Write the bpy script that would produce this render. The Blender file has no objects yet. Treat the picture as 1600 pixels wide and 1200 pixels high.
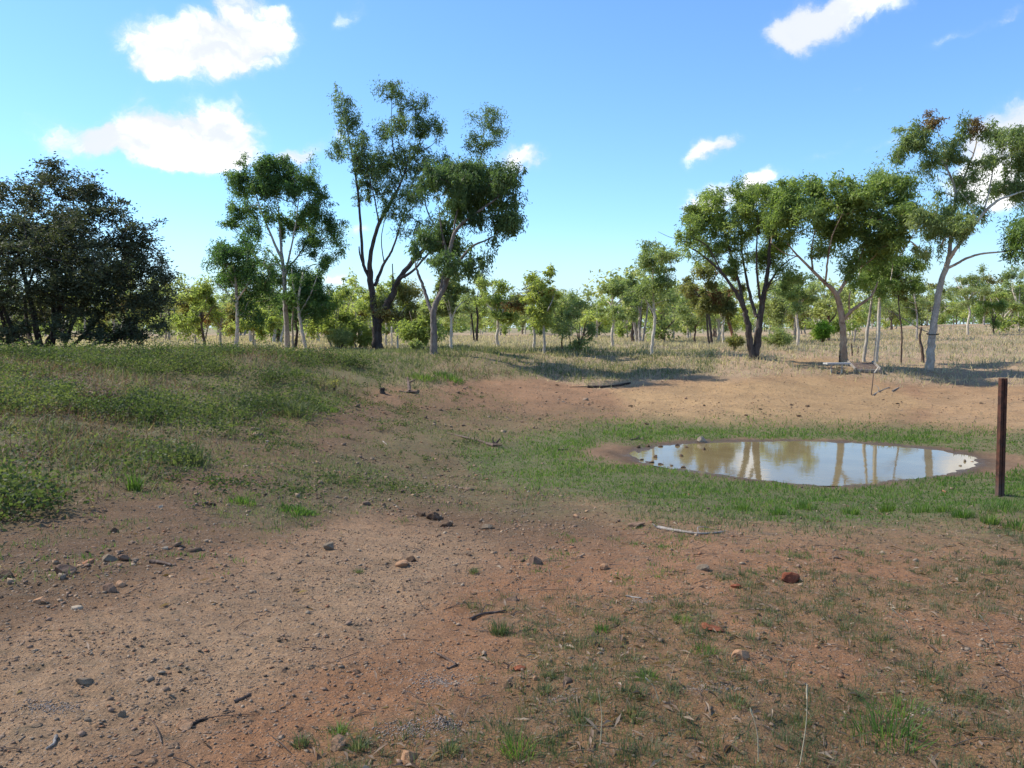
import bpy, math
import numpy as np
from mathutils import Vector
R = math.radians
rng = np.random.default_rng(11)
C = bpy.context.scene.collection
scene = bpy.context.scene

# ------------------------------------------------------------------ camera, sky, sun, exposure
EYE = 1.6
F = 1331.0            # focal length in pixels of the 1600 px wide photograph
PITCH = math.atan(88.0 / F)
cam_d = bpy.data.cameras.new('camera'); cam = bpy.data.objects.new('camera', cam_d); C.objects.link(cam)
cam.location = (0, 0, EYE); cam.rotation_euler = (R(90) - PITCH, 0, 0)
cam_d.sensor_width = 36; cam_d.lens = 36 * F / 1600; cam_d.clip_start = .05; cam_d.clip_end = 5000
scene.camera = cam
scene.view_settings.view_transform = 'Standard'; scene.view_settings.look = 'None'
scene.view_settings.gamma = 1; scene.view_settings.use_curve_mapping = False
scene.view_settings.exposure = 0.42
SUN_EL = R(46)
sun_h = np.array([-0.94, 0.30]); sun_h = sun_h / np.linalg.norm(sun_h)       # horizontally towards the sun
SUN_STRENGTH = 4.9
SKY_STRENGTH = 0.145
sd = bpy.data.lights.new('sun', 'SUN'); sd.energy = SUN_STRENGTH; sd.angle = R(.6); sd.color = (1, .94, .83)
so = bpy.data.objects.new('sun', sd); C.objects.link(so)
sdir = Vector((sun_h[0] * math.cos(SUN_EL), sun_h[1] * math.cos(SUN_EL), math.sin(SUN_EL)))
so.rotation_euler = sdir.to_track_quat('Z', 'Y').to_euler(); so.location = (0, 0, 60)

def px_dir(px, py):
    x = (px - 800) / F; y = -(py - 600) / F
    return np.array([x, math.cos(PITCH) + y * math.sin(PITCH), -math.sin(PITCH) + y * math.cos(PITCH)])

class NT:
    def __init__(s, nt): s.t = nt; nt.nodes.clear()
    def n(s, kind, **kw):
        nd = s.t.nodes.new(kind)
        for k, v in kw.items():
            if k.startswith('i_'):
                k = k[2:]; k = int(k) if k.isdigit() else k.replace('_', ' ')
                if isinstance(v, bpy.types.NodeSocket): s.t.links.new(v, nd.inputs[k])
                else: nd.inputs[k].default_value = v
            else: setattr(nd, k, v)
        return nd
    def m(s, op, a, b=0.0, c=0.0, clamp=False):
        nd = s.n('ShaderNodeMath', operation=op); nd.use_clamp = clamp
        for i, v in enumerate((a, b, c)):
            if isinstance(v, bpy.types.NodeSocket): s.t.links.new(v, nd.inputs[i])
            else: nd.inputs[i].default_value = v
        return nd.outputs[0]
    def mr(s, v, a, b, c=0.0, d=1.0, smooth=True):
        nd = s.n('ShaderNodeMapRange', interpolation_type='SMOOTHSTEP' if smooth else 'LINEAR')
        s.t.links.new(v, nd.inputs[0])
        for i, q in enumerate((a, b, c, d)): nd.inputs[i + 1].default_value = q
        return nd.outputs[0]
    def noise(s, vec, scale, detail=4, rough=.5, dist=0):
        nd = s.n('ShaderNodeTexNoise'); s.t.links.new(vec, nd.inputs['Vector'])
        nd.inputs['Scale'].default_value = scale; nd.inputs['Detail'].default_value = detail
        nd.inputs['Roughness'].default_value = rough; nd.inputs['Distortion'].default_value = dist
        return nd.outputs[0]
    def mix(s, f, a, b, mode='MIX'):
        nd = s.n('ShaderNodeMix', data_type='RGBA', blend_type=mode)
        for i, v in ((0, f), (6, a), (7, b)):
            if isinstance(v, bpy.types.NodeSocket): s.t.links.new(v, nd.inputs[i])
            else: nd.inputs[i].default_value = (*v, 1) if isinstance(v, tuple) and len(v) == 3 else v
        return nd.outputs[2]
    def link(s, a, b): s.t.links.new(a, b)

world = bpy.data.worlds.new('World'); scene.world = world; world.use_nodes = True
w = NT(world.node_tree)
sky = w.n('ShaderNodeTexSky', sky_type='NISHITA'); sky.sun_disc = False
sky.sun_elevation = SUN_EL; sky.sun_rotation = math.atan2(sun_h[0], sun_h[1])
sky.air_density = 1.0; sky.dust_density = 0.15; sky.ozone_density = 1.6
tc = w.n('ShaderNodeTexCoord'); sp = w.n('ShaderNodeSeparateXYZ'); w.link(tc.outputs['Generated'], sp.inputs[0])
az = w.m('ARCTAN2', sp.outputs[0], sp.outputs[1]); el = w.m('ARCSINE', sp.outputs[2])
uv = w.n('ShaderNodeCombineXYZ'); w.link(az, uv.inputs[0]); w.link(el, uv.inputs[1]); uv0 = uv.outputs[0]
wn = w.n('ShaderNodeTexNoise'); w.link(uv0, wn.inputs['Vector']); wn.inputs['Scale'].default_value = 17; wn.inputs['Detail'].default_value = 6; wn.inputs['Roughness'].default_value = .58
wv = w.n('ShaderNodeVectorMath', operation='MULTIPLY_ADD'); w.link(wn.outputs['Color'], wv.inputs[0]); wv.inputs[1].default_value = (.075, .055, 0); wv.inputs[2].default_value = (-.0375, -.0275, 0)
wa = w.n('ShaderNodeVectorMath', operation='ADD'); w.link(uv0, wa.inputs[0]); w.link(wv.outputs[0], wa.inputs[1]); uv = wa.outputs[0]
# (px, py, half width, half height, tilt deg, weight): where each cloud hangs in this sky
CLOUDS = [(300, 72, 125, 44, -4, 1.0), (290, 90, 60, 40, 0, .6), (390, 82, 85, 32, -10, .9), (345, 45, 55, 45, 20, .55), (245, 95, 55, 28, 0, .6), (405, 38, 66, 36, 30, .50), (385, 5, 60, 25, 0, .46),
          (250, 222, 165, 36, 0, 1.0), (170, 214, 85, 24, -8, .7), (228, 190, 55, 40, 0, .9), (350, 200, 70, 44, -8, .95), (285, 240, 110, 26, 3, .7), (310, 215, 60, 40, 0, .6),
          (560, 12, 60, 16, -30, .34), (535, 40, 18, 14, 0, .28), (505, 222, 66, 17, -28, .56), (470, 240, 30, 14, 0, .45),
          (565, 354, 40, 17, 0, .75), (805, 246, 52, 20, 3, .9), (525, 432, 34, 12, 0, .46), (880, 436, 60, 14, 0, .38),
          (1265, 45, 72, 38, -12, .85), (1320, 18, 85, 26, -12, .8), (1240, 65, 40, 26, 0, .6), (1378, 8, 40, 18, 0, .5),
          (1500, 42, 62, 13, -8, .42), (1112, 236, 42, 18, -18, .66), (1130, 226, 50, 13, -20, .45), (1335, 150, 26, 14, -20, .33),
          (1150, 300, 75, 26, -12, .75), (1195, 285, 35, 18, 0, .5), (1100, 318, 40, 18, -30, .5), (1290, 243, 60, 10, -12, .34), (1390, 222, 50, 10, -28, .34),
          (1570, 235, 75, 52, -18, .95), (1610, 215, 70, 45, 0, .9), (1500, 285, 75, 34, 0, .8), (1590, 300, 70, 30, 0, .6), (1585, 12, 26, 12, -30, .4),
          (1010, 470, 120, 12, 0, .36), (690, 440, 60, 12, 0, .36)]
tot = None
for (px, py, rx, ry, tilt, wt) in CLOUDS:
    d = px_dir(px, py); d /= np.linalg.norm(d)
    ca, ce = math.atan2(d[0], d[1]), math.asin(d[2])
    ax = math.cos(math.atan((px - 800) / F)); k = ax * ax
    mp = w.n('ShaderNodeMapping', vector_type='TEXTURE')
    w.link(uv, mp.inputs['Vector'])
    mp.inputs['Location'].default_value = (ca, ce, 0); mp.inputs['Rotation'].default_value = (0, 0, -R(tilt)); mp.inputs['Scale'].default_value = (rx / F * k, ry / F * ax, 1)
    ln = w.n('ShaderNodeVectorMath', operation='LENGTH'); w.link(mp.outputs[0], ln.inputs[0])
    g = w.mr(ln.outputs['Value'], 1.55, 0.0, 0.0, wt)
    tot = g if tot is None else w.m('ADD', tot, g)
stretch = w.n('ShaderNodeMapping'); w.link(uv, stretch.inputs['Vector']); stretch.inputs['Scale'].default_value = (1, 1.5, 1)
nz = w.noise(stretch.outputs[0], 17, 10, .60, .25)
nz2 = w.noise(stretch.outputs[0], 8, 3, .5)
# the same kind of scattered cloud goes on over the rest of the sky
aabs = w.m('ABSOLUTE', az); outside = w.m('MAXIMUM', w.mr(aabs, .62, .8), w.mr(el, .42, .6))
gen = w.mr(w.noise(stretch.outputs[0], 3.2, 3, .5), .54, .66); gen = w.m('MULTIPLY', gen, outside)
tot = w.m('ADD', w.m('MINIMUM', tot, 1.25), gen)
dens = w.m('ADD', tot, w.m('MULTIPLY', w.m('SUBTRACT', nz, .5), 2.0))
dens = w.m('ADD', dens, w.m('MULTIPLY', w.m('SUBTRACT', nz2, .5), .5))
alpha = w.m('ADD', w.m('MULTIPLY', w.mr(dens, .34, 1.0), .7), w.m('MULTIPLY', w.mr(dens, .02, 1.2), .3))
alpha = w.m('MULTIPLY', alpha, w.mr(tot, .04, .42))
skyc = w.n('ShaderNodeVectorMath', operation='MULTIPLY'); w.link(sky.outputs[0], skyc.inputs[0]); skyc.inputs[1].default_value = (SKY_STRENGTH,) * 3
skymul = w.mix(1.0, skyc.outputs[0], (.69, .95, 1.21), 'MULTIPLY')
cl = w.mix(w.mr(w.m('ADD', nz2, w.m('MULTIPLY', nz, .6)), .70, .92), (.66, .70, .78), (1.05, 1.05, 1.06))
skyh = w.mix(w.mr(el, .13, .0, 0, .85), skymul, (.54, .68, .80)); final = w.mix(alpha, skyh, cl)
bg = w.n('ShaderNodeBackground'); w.link(final, bg.inputs[0]); bg.inputs[1].default_value = 1
wo = w.n('ShaderNodeOutputWorld'); w.link(bg.outputs[0], wo.inputs[0])
world.cycles.sampling_method = 'MANUAL'; world.cycles.sample_map_resolution = 512

scene.cycles.max_bounces = 6; scene.cycles.diffuse_bounces = 3; scene.cycles.glossy_bounces = 2
scene.cycles.transmission_bounces = 3; scene.cycles.volume_bounces = 0; scene.cycles.transparent_max_bounces = 6

# ------------------------------------------------------------------ numeric helpers
def sstep(a, b, x):
    t = np.clip((np.asarray(x, float) - a) / (b - a), 0, 1); return t * t * (3 - 2 * t)
_perm = np.random.default_rng(5).random((256, 256))
def vnoise(x, y):
    xi = np.floor(x).astype(int); yi = np.floor(y).astype(int); fx = x - xi; fy = y - yi
    fx = fx * fx * (3 - 2 * fx); fy = fy * fy * (3 - 2 * fy)
    g = lambda a, b: _perm[a & 255, b & 255]
    return (g(xi, yi) * (1 - fx) + g(xi + 1, yi) * fx) * (1 - fy) + (g(xi, yi + 1) * (1 - fx) + g(xi + 1, yi + 1) * fx) * fy
def fbm(x, y, o=4):
    s = 0; a = .5; t = 0
    for i in range(o):
        s = s + a * vnoise(x * 2 ** i + 17.3 * i, y * 2 ** i + 9.1 * i); t += a; a *= .55
    return s / t          # 0..1, mean .5
def project(x, y, z):
    zc = z - EYE
    dep = y * math.cos(PITCH) - zc * math.sin(PITCH); up = y * math.sin(PITCH) + zc * math.cos(PITCH)
    dep = np.maximum(dep, .05)
    return 800 + F * x / dep, 600 - F * up / dep
def at(px, py, D):
    d = px_dir(px, py); p = d * (D / d[1]); p[2] += EYE; return p

# ------------------------------------------------------------------ the lie of the land
CP = []
for p in (-150, 250, 500, 800, 1100, 1400, 1750):
    CP += [(p, 1.5, -1.6), (p, 3.0, -1.6)]
CP += [(0, 5, -1.6), (800, 5, -1.68), (1600, 5, -1.7)]
for (px, py, D) in [(0, 830, 7), (0, 700, 10.5), (0, 620, 15), (0, 560, 21), (200, 780, 8.5), (200, 700, 12), (200, 630, 16.5), (200, 560, 22),
                    (400, 850, 6.8), (400, 750, 10.5), (400, 680, 15), (400, 620, 19.5), (400, 557, 24), (600, 900, 5.9), (600, 820, 8.6), (600, 750, 12.5),
                    (600, 690, 17), (600, 630, 22), (600, 600, 25), (600, 558, 29), (720, 810, 9.3), (740, 720, 16), (750, 650, 22), (750, 600, 28), (750, 565, 31),
                    (900, 850, 7.3), (900, 800, 10), (900, 740, 14.5), (900, 700, 18), (900, 660, 21.5), (900, 610, 28), (900, 580, 32), (900, 556, 36),
                    (1100, 900, 5.8), (1100, 850, 7.4), (1100, 800, 10.2), (1100, 670, 21.5), (1100, 640, 24), (1100, 605, 28), (1100, 580, 31), (1180, 558, 34.5),
                    (1300, 670, 21.5), (1300, 630, 25), (1300, 600, 29), (1320, 568, 33), (1320, 550, 40), (1450, 680, 20.5), (1450, 630, 25), (1450, 600, 29.5),
                    (1455, 578, 33), (1480, 555, 41), (1600, 700, 17.5), (1600, 650, 22.5), (1600, 600, 29), (1600, 570, 34), (1565, 775, 11.5),
                    (1600, 850, 8), (1600, 900, 6.2), (1300, 850, 7.6), (1300, 800, 10.3), (1200, 780, 12.4), (1400, 780, 12.3), (-150, 830, 7), (-150, 690, 11), (-150, 560, 20),
                    (1750, 800, 10), (1750, 700, 17.5), (1750, 600, 29)]:
    CP.append((px, D, at(px, py, D)[2] - EYE))
for p in (-150, 200, 500, 800, 1100):
    CP += [(p, 45, -1.08), (p, 80, -1.08), (p, 165, -1.0), (p, 450, -.6)]
CP += [(0, 27, -1.0), (200, 28, -1.05), (400, 31, -1.05), (600, 36, -1.08)]
CP += [(1300, 50, -1.1), (1300, 80, -.95), (1300, 120, -.5), (1300, 165, -.2), (1300, 450, .3)]
for p in (1500, 1750): CP += [(p, 50, -1.1), (p, 70, -.55), (p, 110, .35), (p, 165, .6), (p, 450, .9)]
CP = np.array(CP, float)
KA, KL = 3.2, 1.0
def feat(x, y):
    a = np.clip(np.arctan2(x, y), -.66, .66); r = np.clip(np.hypot(x, y), 1.2, 500)
    return a * KA, np.log(r) * KL
cx, cy = (CP[:, 0] - 800) / F * CP[:, 1], CP[:, 1]
fa, fl = feat(cx, cy)
def phi(r): return r * r * np.log(r + 1e-9)
A_ = phi(np.hypot(fa[:, None] - fa[None], fl[:, None] - fl[None])) + np.eye(len(fa)) * 1e-3
P_ = np.stack([np.ones_like(fa), fa, fl], 1)
M_ = np.block([[A_, P_], [P_.T, np.zeros((3, 3))]])
sol = np.linalg.solve(M_, np.concatenate([CP[:, 2], np.zeros(3)]))
WL = -2.6 + EYE
POND = [(985, 712), (1000, 703), (1040, 697), (1100, 692), (1160, 690), (1250, 690), (1330, 692), (1400, 697), (1470, 704), (1515, 714), (1532, 724), (1500, 737), (1440, 747),
        (1380, 754), (1320, 758), (1250, 757), (1180, 750), (1120, 742), (1060, 733), (1010, 724)]
def on_level(px, py, z):
    d = px_dir(px, py); t = (z - EYE) / d[2]; return d * t + np.array([0, 0, EYE])
PW = np.array([on_level(a, b, WL)[:2] for a, b in POND])
def sdist(x, y, poly):                     # signed distance to a polygon, negative inside
    best = np.full(x.shape, 1e9); ins = np.zeros(x.shape, bool); n = len(poly)
    for i in range(n):
        ax, ay = poly[i]; bx, by = poly[(i + 1) % n]; ex, ey = bx - ax, by - ay
        t = np.clip(((x - ax) * ex + (y - ay) * ey) / (ex * ex + ey * ey), 0, 1)
        best = np.minimum(best, np.hypot(x - ax - t * ex, y - ay - t * ey))
        c = ((ay > y) != (by > y)) & (x < (bx - ax) * (y - ay) / (by - ay + 1e-12) + ax)
        ins ^= c
    return np.where(ins, -best, best)
def terrain(x, y):
    x = np.asarray(x, float); y = np.asarray(y, float); shp = x.shape; x = x.ravel(); y = y.ravel()
    a, l = feat(x, y); z = np.full(x.shape, sol[-3]) + sol[-2] * a + sol[-1] * l
    for i in range(len(fa)):
        z = z + sol[i] * phi(np.hypot(a - fa[i], l - fl[i]))
    r = np.hypot(x, y); ang = np.abs(np.arctan2(x, y))
    zo = -1.6 + .5 * sstep(6, 40, r); z = z + (zo - z) * sstep(.72, 1.2, ang)
    z = z + (-1.6 - z) * sstep(2.0, 1.0, r)
    d = sdist(x, y, PW)
    # uneven ground: lumps, small bumps
    amp = sstep(.2, 3, d)
    z = z + (fbm(x * .5, y * .5, 4) - .5) * .26 * amp * (.25 + .75 * sstep(5, 14, r)) + (fbm(x * 3 + 50, y * 3, 3) - .5) * .05 * (.25 + .75 * amp)
    z = z + (fbm(x * 14 + 9, y * 14, 2) - .5) * .024 + (fbm(x * 6.5 + 9, y * 6.5, 2) - .5) * .03 * (.3 + .7 * amp)
    z = z + EYE
    shore = WL + .005 + .055 * d + (fbm(x * 1.7, y * 1.7, 4) - .5) * .10
    k = sstep(.3, 2.6, d); z = np.where(d > 0, shore * (1 - k) + z * k, WL - np.minimum(.3, .1 * -d) + (fbm(x * 2.2, y * 2.2, 3) - .5) * .05)
    return z.reshape(shp)
def ground_at(px, py, dmin=1.5, dmax=300):
    d = px_dir(px, py); D = np.exp(np.linspace(math.log(dmin), math.log(dmax), 700)); t = D / d[1]
    x, y, z = d[0] * t, d[1] * t, EYE + d[2] * t
    g = terrain(x, y); hit = np.nonzero(z <= g)[0]
    if len(hit) == 0 or hit[0] == 0: return np.array([x[-1], y[-1], g[-1]])
    i = hit[0]; a0, a1 = z[i - 1] - g[i - 1], g[i] - z[i]; q = a0 / (a0 + a1 + 1e-9)
    Dd = D[i - 1] + (D[i] - D[i - 1]) * q; p = d * (Dd / d[1]); return np.array([p[0], p[1], float(terrain(p[0:1], p[1:2])[0])])

# zones of the ground, drawn once as outlines in the photograph and kept as places on the land
def pm(u, v, poly, soft, seed=0, warp=26):
    wu = (fbm(u * .012 + seed, v * .03 + seed * 2, 4) - .5) * warp * 2; wv = (fbm(u * .012 + 31 + seed, v * .03 + 7, 4) - .5) * warp * .9
    return sstep(soft, -soft, sdist(u + wu, v + wv, np.array(poly, float)))
def zones(x, y, z):
    r = np.hypot(x, y)
    u, v = project(x, np.maximum(y, .3), z); u = np.clip(u, -500, 2100); v = np.clip(v, 480, 2400)
    d = sdist(x, y, PW)
    Z = {}
    Z['mud'] = sstep(1.1, .2, d - .8 * sstep(1050, 930, u) - .8 * sstep(1500, 1560, u) - (fbm(x * 1.3, y * 1.3) - .5) * .9)
    lush = pm(u, v, [(720, 705), (810, 690), (900, 672), (1000, 666), (1200, 668), (1400, 674), (1650, 690), (1900, 700), (1900, 770), (1650, 800), (1400, 812), (1150, 800), (950, 778), (850, 760), (750, 740)], 24, 1)
    Z['lush'] = lush * sstep(.05, .6, d - .55 * sstep(1050, 930, u) - .5 * sstep(1500, 1560, u) - (fbm(x * 1.1 + 3, y * 1.1) - .5) * .8)
    Z['lush2'] = pm(u, v, [(600, 660), (900, 655), (1700, 670), (2000, 700), (2000, 880), (1500, 850), (1200, 835), (900, 810), (600, 780), (420, 830), (330, 800), (500, 720)], 26, 4) * (1 - Z['mud'])
    Z['weeds'] = pm(u, v, [(-900, 500), (150, 540), (560, 540), (640, 572), (570, 606), (500, 645), (410, 662), (320, 700), (230, 740), (60, 800), (-900, 1000)], 34, 2, 40) * sstep(34, 29, r)
    Z['fringe'] = pm(u, v, [(60, 800), (230, 730), (320, 690), (470, 630), (620, 592), (740, 596), (800, 640), (740, 720), (640, 770), (480, 820), (300, 850), (60, 900), (-300, 960), (-300, 820)], 34, 14, 30)
    Z['crest'] = pm(u, v, [(500, 530), (700, 535), (1120, 535), (1120, 585), (1000, 592), (900, 598), (850, 588), (760, 594), (700, 602), (640, 606), (560, 590)], 6, 3, 10) * sstep(27, 28.5, r + 4 * (u < 700)) 
    Z['dry'] = np.maximum(sstep(35, 39, r + (fbm(x * .3, y * .3) - .5) * 4), pm(u, v, [(850, 500), (1000, 560), (1050, 590), (1150, 594), (1230, 584), (1330, 592), (1440, 600), (1700, 604), (2100, 600), (2100, 450)], 7, 5, 12) * sstep(26, 29, r))
    Z['dry'] = np.maximum(Z['dry'], pm(u, v, [(820, 535), (820, 585), (940, 608), (1000, 603), (1060, 590), (1060, 535)], 5, 8, 8) * sstep(26, 28, r))
    Z['dry'] *= 1 - pm(u, v, [(1225, 562), (1290, 558), (1330, 566), (1300, 574), (1240, 573)], 3, 9, 5) * sstep(40, 36, r)
    Z['orange'] = np.maximum(pm(u, v, [(960, 612), (1060, 598), (1200, 590), (1300, 588), (1400, 602), (1450, 640), (1300, 665), (1050, 668), (980, 650)], 16, 6), .5 * pm(u, v, [(1430, 600), (1800, 600), (1800, 670), (1450, 668)], 12, 7))
    Z['orange'] = np.maximum(Z['orange'], pm(u, v, [(1225, 562), (1290, 558), (1330, 566), (1300, 574), (1240, 573)], 3, 9, 5) * sstep(42, 37, r))
    Z['pale'] = np.maximum(pm(u, v, [(-700, 1500), (-300, 1050), (0, 1000), (250, 920), (430, 868), (560, 800), (650, 830), (760, 860), (640, 980), (420, 1080), (150, 1180), (-200, 1500)], 45, 7), .7 * pm(u, v, [(1430, 625), (1560, 620), (1800, 640), (1800, 680), (1480, 664)], 8, 3, 12))
    Z['red'] = pm(u, v, [(300, 1250), (380, 1050), (640, 930), (900, 860), (1250, 850), (2200, 870), (2200, 3000), (200, 3000)], 50, 8) * (.35 + .65 * fbm(x * 1.6, y * 1.6))
    patch = sstep(.34, .50, fbm(x * 1.5 + 20, y * 1.5, 4))
    Z['tuft'] = np.maximum(pm(u, v, [(900, 960), (1200, 900), (1500, 860), (2200, 830), (2200, 3000), (480, 3000), (500, 1160), (760, 1100), (820, 1000)], 45, 10) * (.12 + .88 * patch),
                           .8 * pm(u, v, [(720, 940), (960, 930), (1000, 990), (820, 1000)], 25, 3) * patch)
    Z['stony'] = pm(u, v, [(350, 640), (700, 620), (950, 640), (720, 700), (900, 790), (1000, 850), (700, 850), (560, 800), (300, 880), (0, 1000), (-500, 1100), (-500, 820), (200, 760)], 30, 12)
    return Z, u, v, d, r

# ------------------------------------------------------------------ mesh helpers
def new_mesh(name, V, Fc, mat=None, col=None, smooth=False):
    me = bpy.data.meshes.new(name); V = np.asarray(V, np.float32)
    if isinstance(Fc, np.ndarray): Fl = [Fc]
    else: Fl = [f for f in Fc if len(f)]
    me.vertices.add(len(V)); me.vertices.foreach_set('co', V.ravel())
    nl = sum(f.size for f in Fl); npoly = sum(len(f) for f in Fl)
    me.loops.add(nl); me.polygons.add(npoly)
    me.loops.foreach_set('vertex_index', np.concatenate([f.ravel() for f in Fl]).astype(np.int32))
    tot = np.concatenate([np.full(len(f), f.shape[1]) for f in Fl]); st = np.concatenate([[0], np.cumsum(tot)[:-1]])
    me.polygons.foreach_set('loop_start', st.astype(np.int32)); me.polygons.foreach_set('loop_total', tot.astype(np.int32))
    if smooth: me.polygons.foreach_set('use_smooth', np.ones(npoly, bool))
    me.update(calc_edges=True)
    if col is not None:
        a = me.color_attributes.new('tint', 'FLOAT_COLOR', 'POINT'); c = np.ones((len(V), 4), np.float32); col = np.asarray(col, np.float32)
        if col.ndim == 1: c[:, :3] = col[:, None]
        else: c[:, :3] = col
        a.data.foreach_set('color', c.ravel())
    if mat: me.materials.append(mat)
    return me
def obj(name, me, parent=None, loc=(0, 0, 0)):
    o = bpy.data.objects.new(name, me); C.objects.link(o); o.location = loc
    if parent: o.parent = parent
    return o
def tag(o, label=None, cat=None, group=None, kind=None):
    if label: o['label'] = label
    if cat: o['category'] = cat
    if group: o['group'] = group
    if kind: o['kind'] = kind
    return o
def empty(name, loc, label, cat, group=None):
    o = bpy.data.objects.new(name, None); C.objects.link(o); o.location = tuple(map(float, loc)); o.empty_display_size = .2
    return tag(o, label, cat, group)
def norm(a): return a / (np.linalg.norm(a, axis=-1, keepdims=True) + 1e-9)
class Tubes:
    def __init__(s): s.V = []; s.F = []; s.n = 0; s.T3 = []
    def add(s, P, rad, k=7, rough=0.0):
        P = np.asarray(P, float); rad = np.asarray(rad, float); n = len(P)
        t = norm(np.gradient(P, axis=0)); ref = np.array([0.31, .95, .05]) if abs(t[0, 2]) > .6 else np.array([0, 0, 1.])
        a = norm(np.cross(t, ref)); b = np.cross(t, a)
        th = np.linspace(0, 2 * math.pi, k, endpoint=False)
        rr = rad[:, None] * (1 + rough * (rng.random((n, k)) - .5))
        ring = P[:, None] + rr[..., None] * (np.cos(th)[None, :, None] * a[:, None] + np.sin(th)[None, :, None] * b[:, None])
        i = np.arange(n - 1)[:, None] * k; j = np.arange(k)[None]; j2 = (j + 1) % k
        f = np.stack([i + j, i + j2, i + k + j2, i + k + j], -1).reshape(-1, 4) + s.n
        s.V.append(ring.reshape(-1, 3)); s.F.append(f); s.n += n * k
        if k > 3:
            for base in (0, (n - 1) * k):
                o = s.n - n * k + base; c = np.arange(1, k - 1)
                s.T3.append(np.stack([np.full(k - 2, o), o + c, o + c + 1], 1))
    def mesh(s, name, mat, off=(0, 0, 0)):
        F_ = [np.concatenate(s.F)] + ([np.concatenate(s.T3)] if s.T3 else [])
        return new_mesh(name, np.concatenate(s.V) - np.asarray(off), F_, mat, smooth=True)
def smooth_path(P, rad, sub=5, wob=0.0):
    """Catmull-Rom through the points, with a little wobble"""
    P = np.asarray(P, float); n = len(P)
    if n == 2: P = np.array([P[0], (P[0] + P[1]) / 2, P[1]]); rad = [rad[0], (rad[0] + rad[1]) / 2, rad[1]]; n = 3
    Q = np.vstack([2 * P[0] - P[1], P, 2 * P[-1] - P[-2]]); out = []; rr = []
    for i in range(n - 1):
        p0, p1, p2, p3 = Q[i:i + 4]
        for s in range(sub):
            t = s / sub
            out.append(.5 * (2 * p1 + (p2 - p0) * t + (2 * p0 - 5 * p1 + 4 * p2 - p3) * t * t + (3 * p1 - p0 - 3 * p2 + p3) * t ** 3)); rr.append(rad[i] * (1 - t) + rad[i + 1] * t)
    out.append(P[-1]); rr.append(rad[-1]); out = np.array(out); rr = np.array(rr)
    if wob: 
        k = rng.normal(0, wob, out.shape) * rr[:, None]; k[0] = 0; k[:, 2] *= .3; out += k
    return out, rr

# ------------------------------------------------------------------ materials
def mat(name): 
    m = bpy.data.materials.new(name); m.use_nodes = True; return m, NT(m.node_tree)
def bsdf(w, color, rough=.8, spec=.3, bump=None, bstr=.3, bdist=.02, **kw):
    b = w.n('ShaderNodeBsdfPrincipled'); 
    if isinstance(color, bpy.types.NodeSocket): w.link(color, b.inputs['Base Color'])
    else: b.inputs['Base Color'].default_value = (*color, 1)
    if isinstance(rough, bpy.types.NodeSocket): w.link(rough, b.inputs['Roughness'])
    else: b.inputs['Roughness'].default_value = rough
    b.inputs['Specular IOR Level'].default_value = spec
    if bump is not None:
        bn = w.n('ShaderNodeBump'); bn.inputs['Strength'].default_value = bstr; bn.inputs['Distance'].default_value = bdist; w.link(bump, bn.inputs['Height']); w.link(bn.outputs[0], b.inputs['Normal'])
    return b
def out(w, sh): o = w.n('ShaderNodeOutputMaterial'); w.link(sh, o.inputs[0]); return o
def objco(w): return w.n('ShaderNodeTexCoord').outputs['Object']
def wpos(w): return w.n('ShaderNodeNewGeometry').outputs['Position']

def leaf_mat(name, dark, mid, light, trans=.32, rough=.62, brown=None, gain=1.0):
    dark, mid, light = [tuple(c * gain for c in q) for q in (dark, mid, light)]
    m, w = mat(name); at_ = w.n('ShaderNodeAttribute', attribute_name='tint')
    f = w.n('ShaderNodeSeparateColor'); w.link(at_.outputs['Color'], f.inputs[0]); f = f.outputs[0]
    cr = w.n('ShaderNodeValToRGB'); w.link(f, cr.inputs[0]); e = cr.color_ramp.elements
    e[0].position = 0; e[0].color = (*dark, 1); e[1].position = 1; e[1].color = (*light, 1); x = e.new(.5); x.color = (*mid, 1)
    if brown: x = e.new(.955); x.color = (*light, 1); e[-1].color = (*brown, 1)
    oi = w.n('ShaderNodeObjectInfo'); hs = w.n('ShaderNodeHueSaturation'); w.link(cr.outputs[0], hs.inputs['Color'])
    w.link(w.mr(oi.outputs['Random'], 0, 1, .86, 1.12, False), hs.inputs['Value']); w.link(w.mr(oi.outputs['Random'], 0, 1, .515, .49, False), hs.inputs['Hue'])
    b = bsdf(w, hs.outputs[0], rough, .35)
    t = w.n('ShaderNodeBsdfTranslucent'); tc_ = w.mix(1.0, hs.outputs[0], (1.25, 1.3, .7), 'MULTIPLY'); w.link(tc_, t.inputs[0])
    mx = w.n('ShaderNodeMixShader'); mx.inputs[0].default_value = min(.58, trans + .2); w.link(b.outputs[0], mx.inputs[1]); w.link(t.outputs[0], mx.inputs[2]); out(w, mx.outputs[0]); return m
def bark_mat(name, a, b_, c=None, scale=6, patch=.5, bstr=.5, furrow=False):
    m, w = mat(name); co = objco(w); mp = w.n('ShaderNodeMapping'); w.link(co, mp.inputs[0]); mp.inputs['Scale'].default_value = (1, 1, .22 if furrow else .55)
    n1 = w.noise(mp.outputs[0], scale, 6, .6, .6); n2 = w.noise(mp.outputs[0], scale * 4, 5, .65)
    col = w.mix(w.mr(n1, patch - .12, patch + .12), a, b_)
    if c: col = w.mix(w.mr(w.noise(co, scale * .35, 4, .6, 1), .52, .62), col, c)
    col = w.mix(w.mr(n2, .3, .7, .0, .45), col, tuple(x * .45 for x in a))
    b = bsdf(w, col, .85, .2, n2, bstr, .04); out(w, b.outputs[0]); return m
M = {}
M['leaf_acacia'] = leaf_mat('leaf_dark_acacia', (.040, .052, .027), (.070, .084, .044), (.12, .13, .07), .16)
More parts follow.
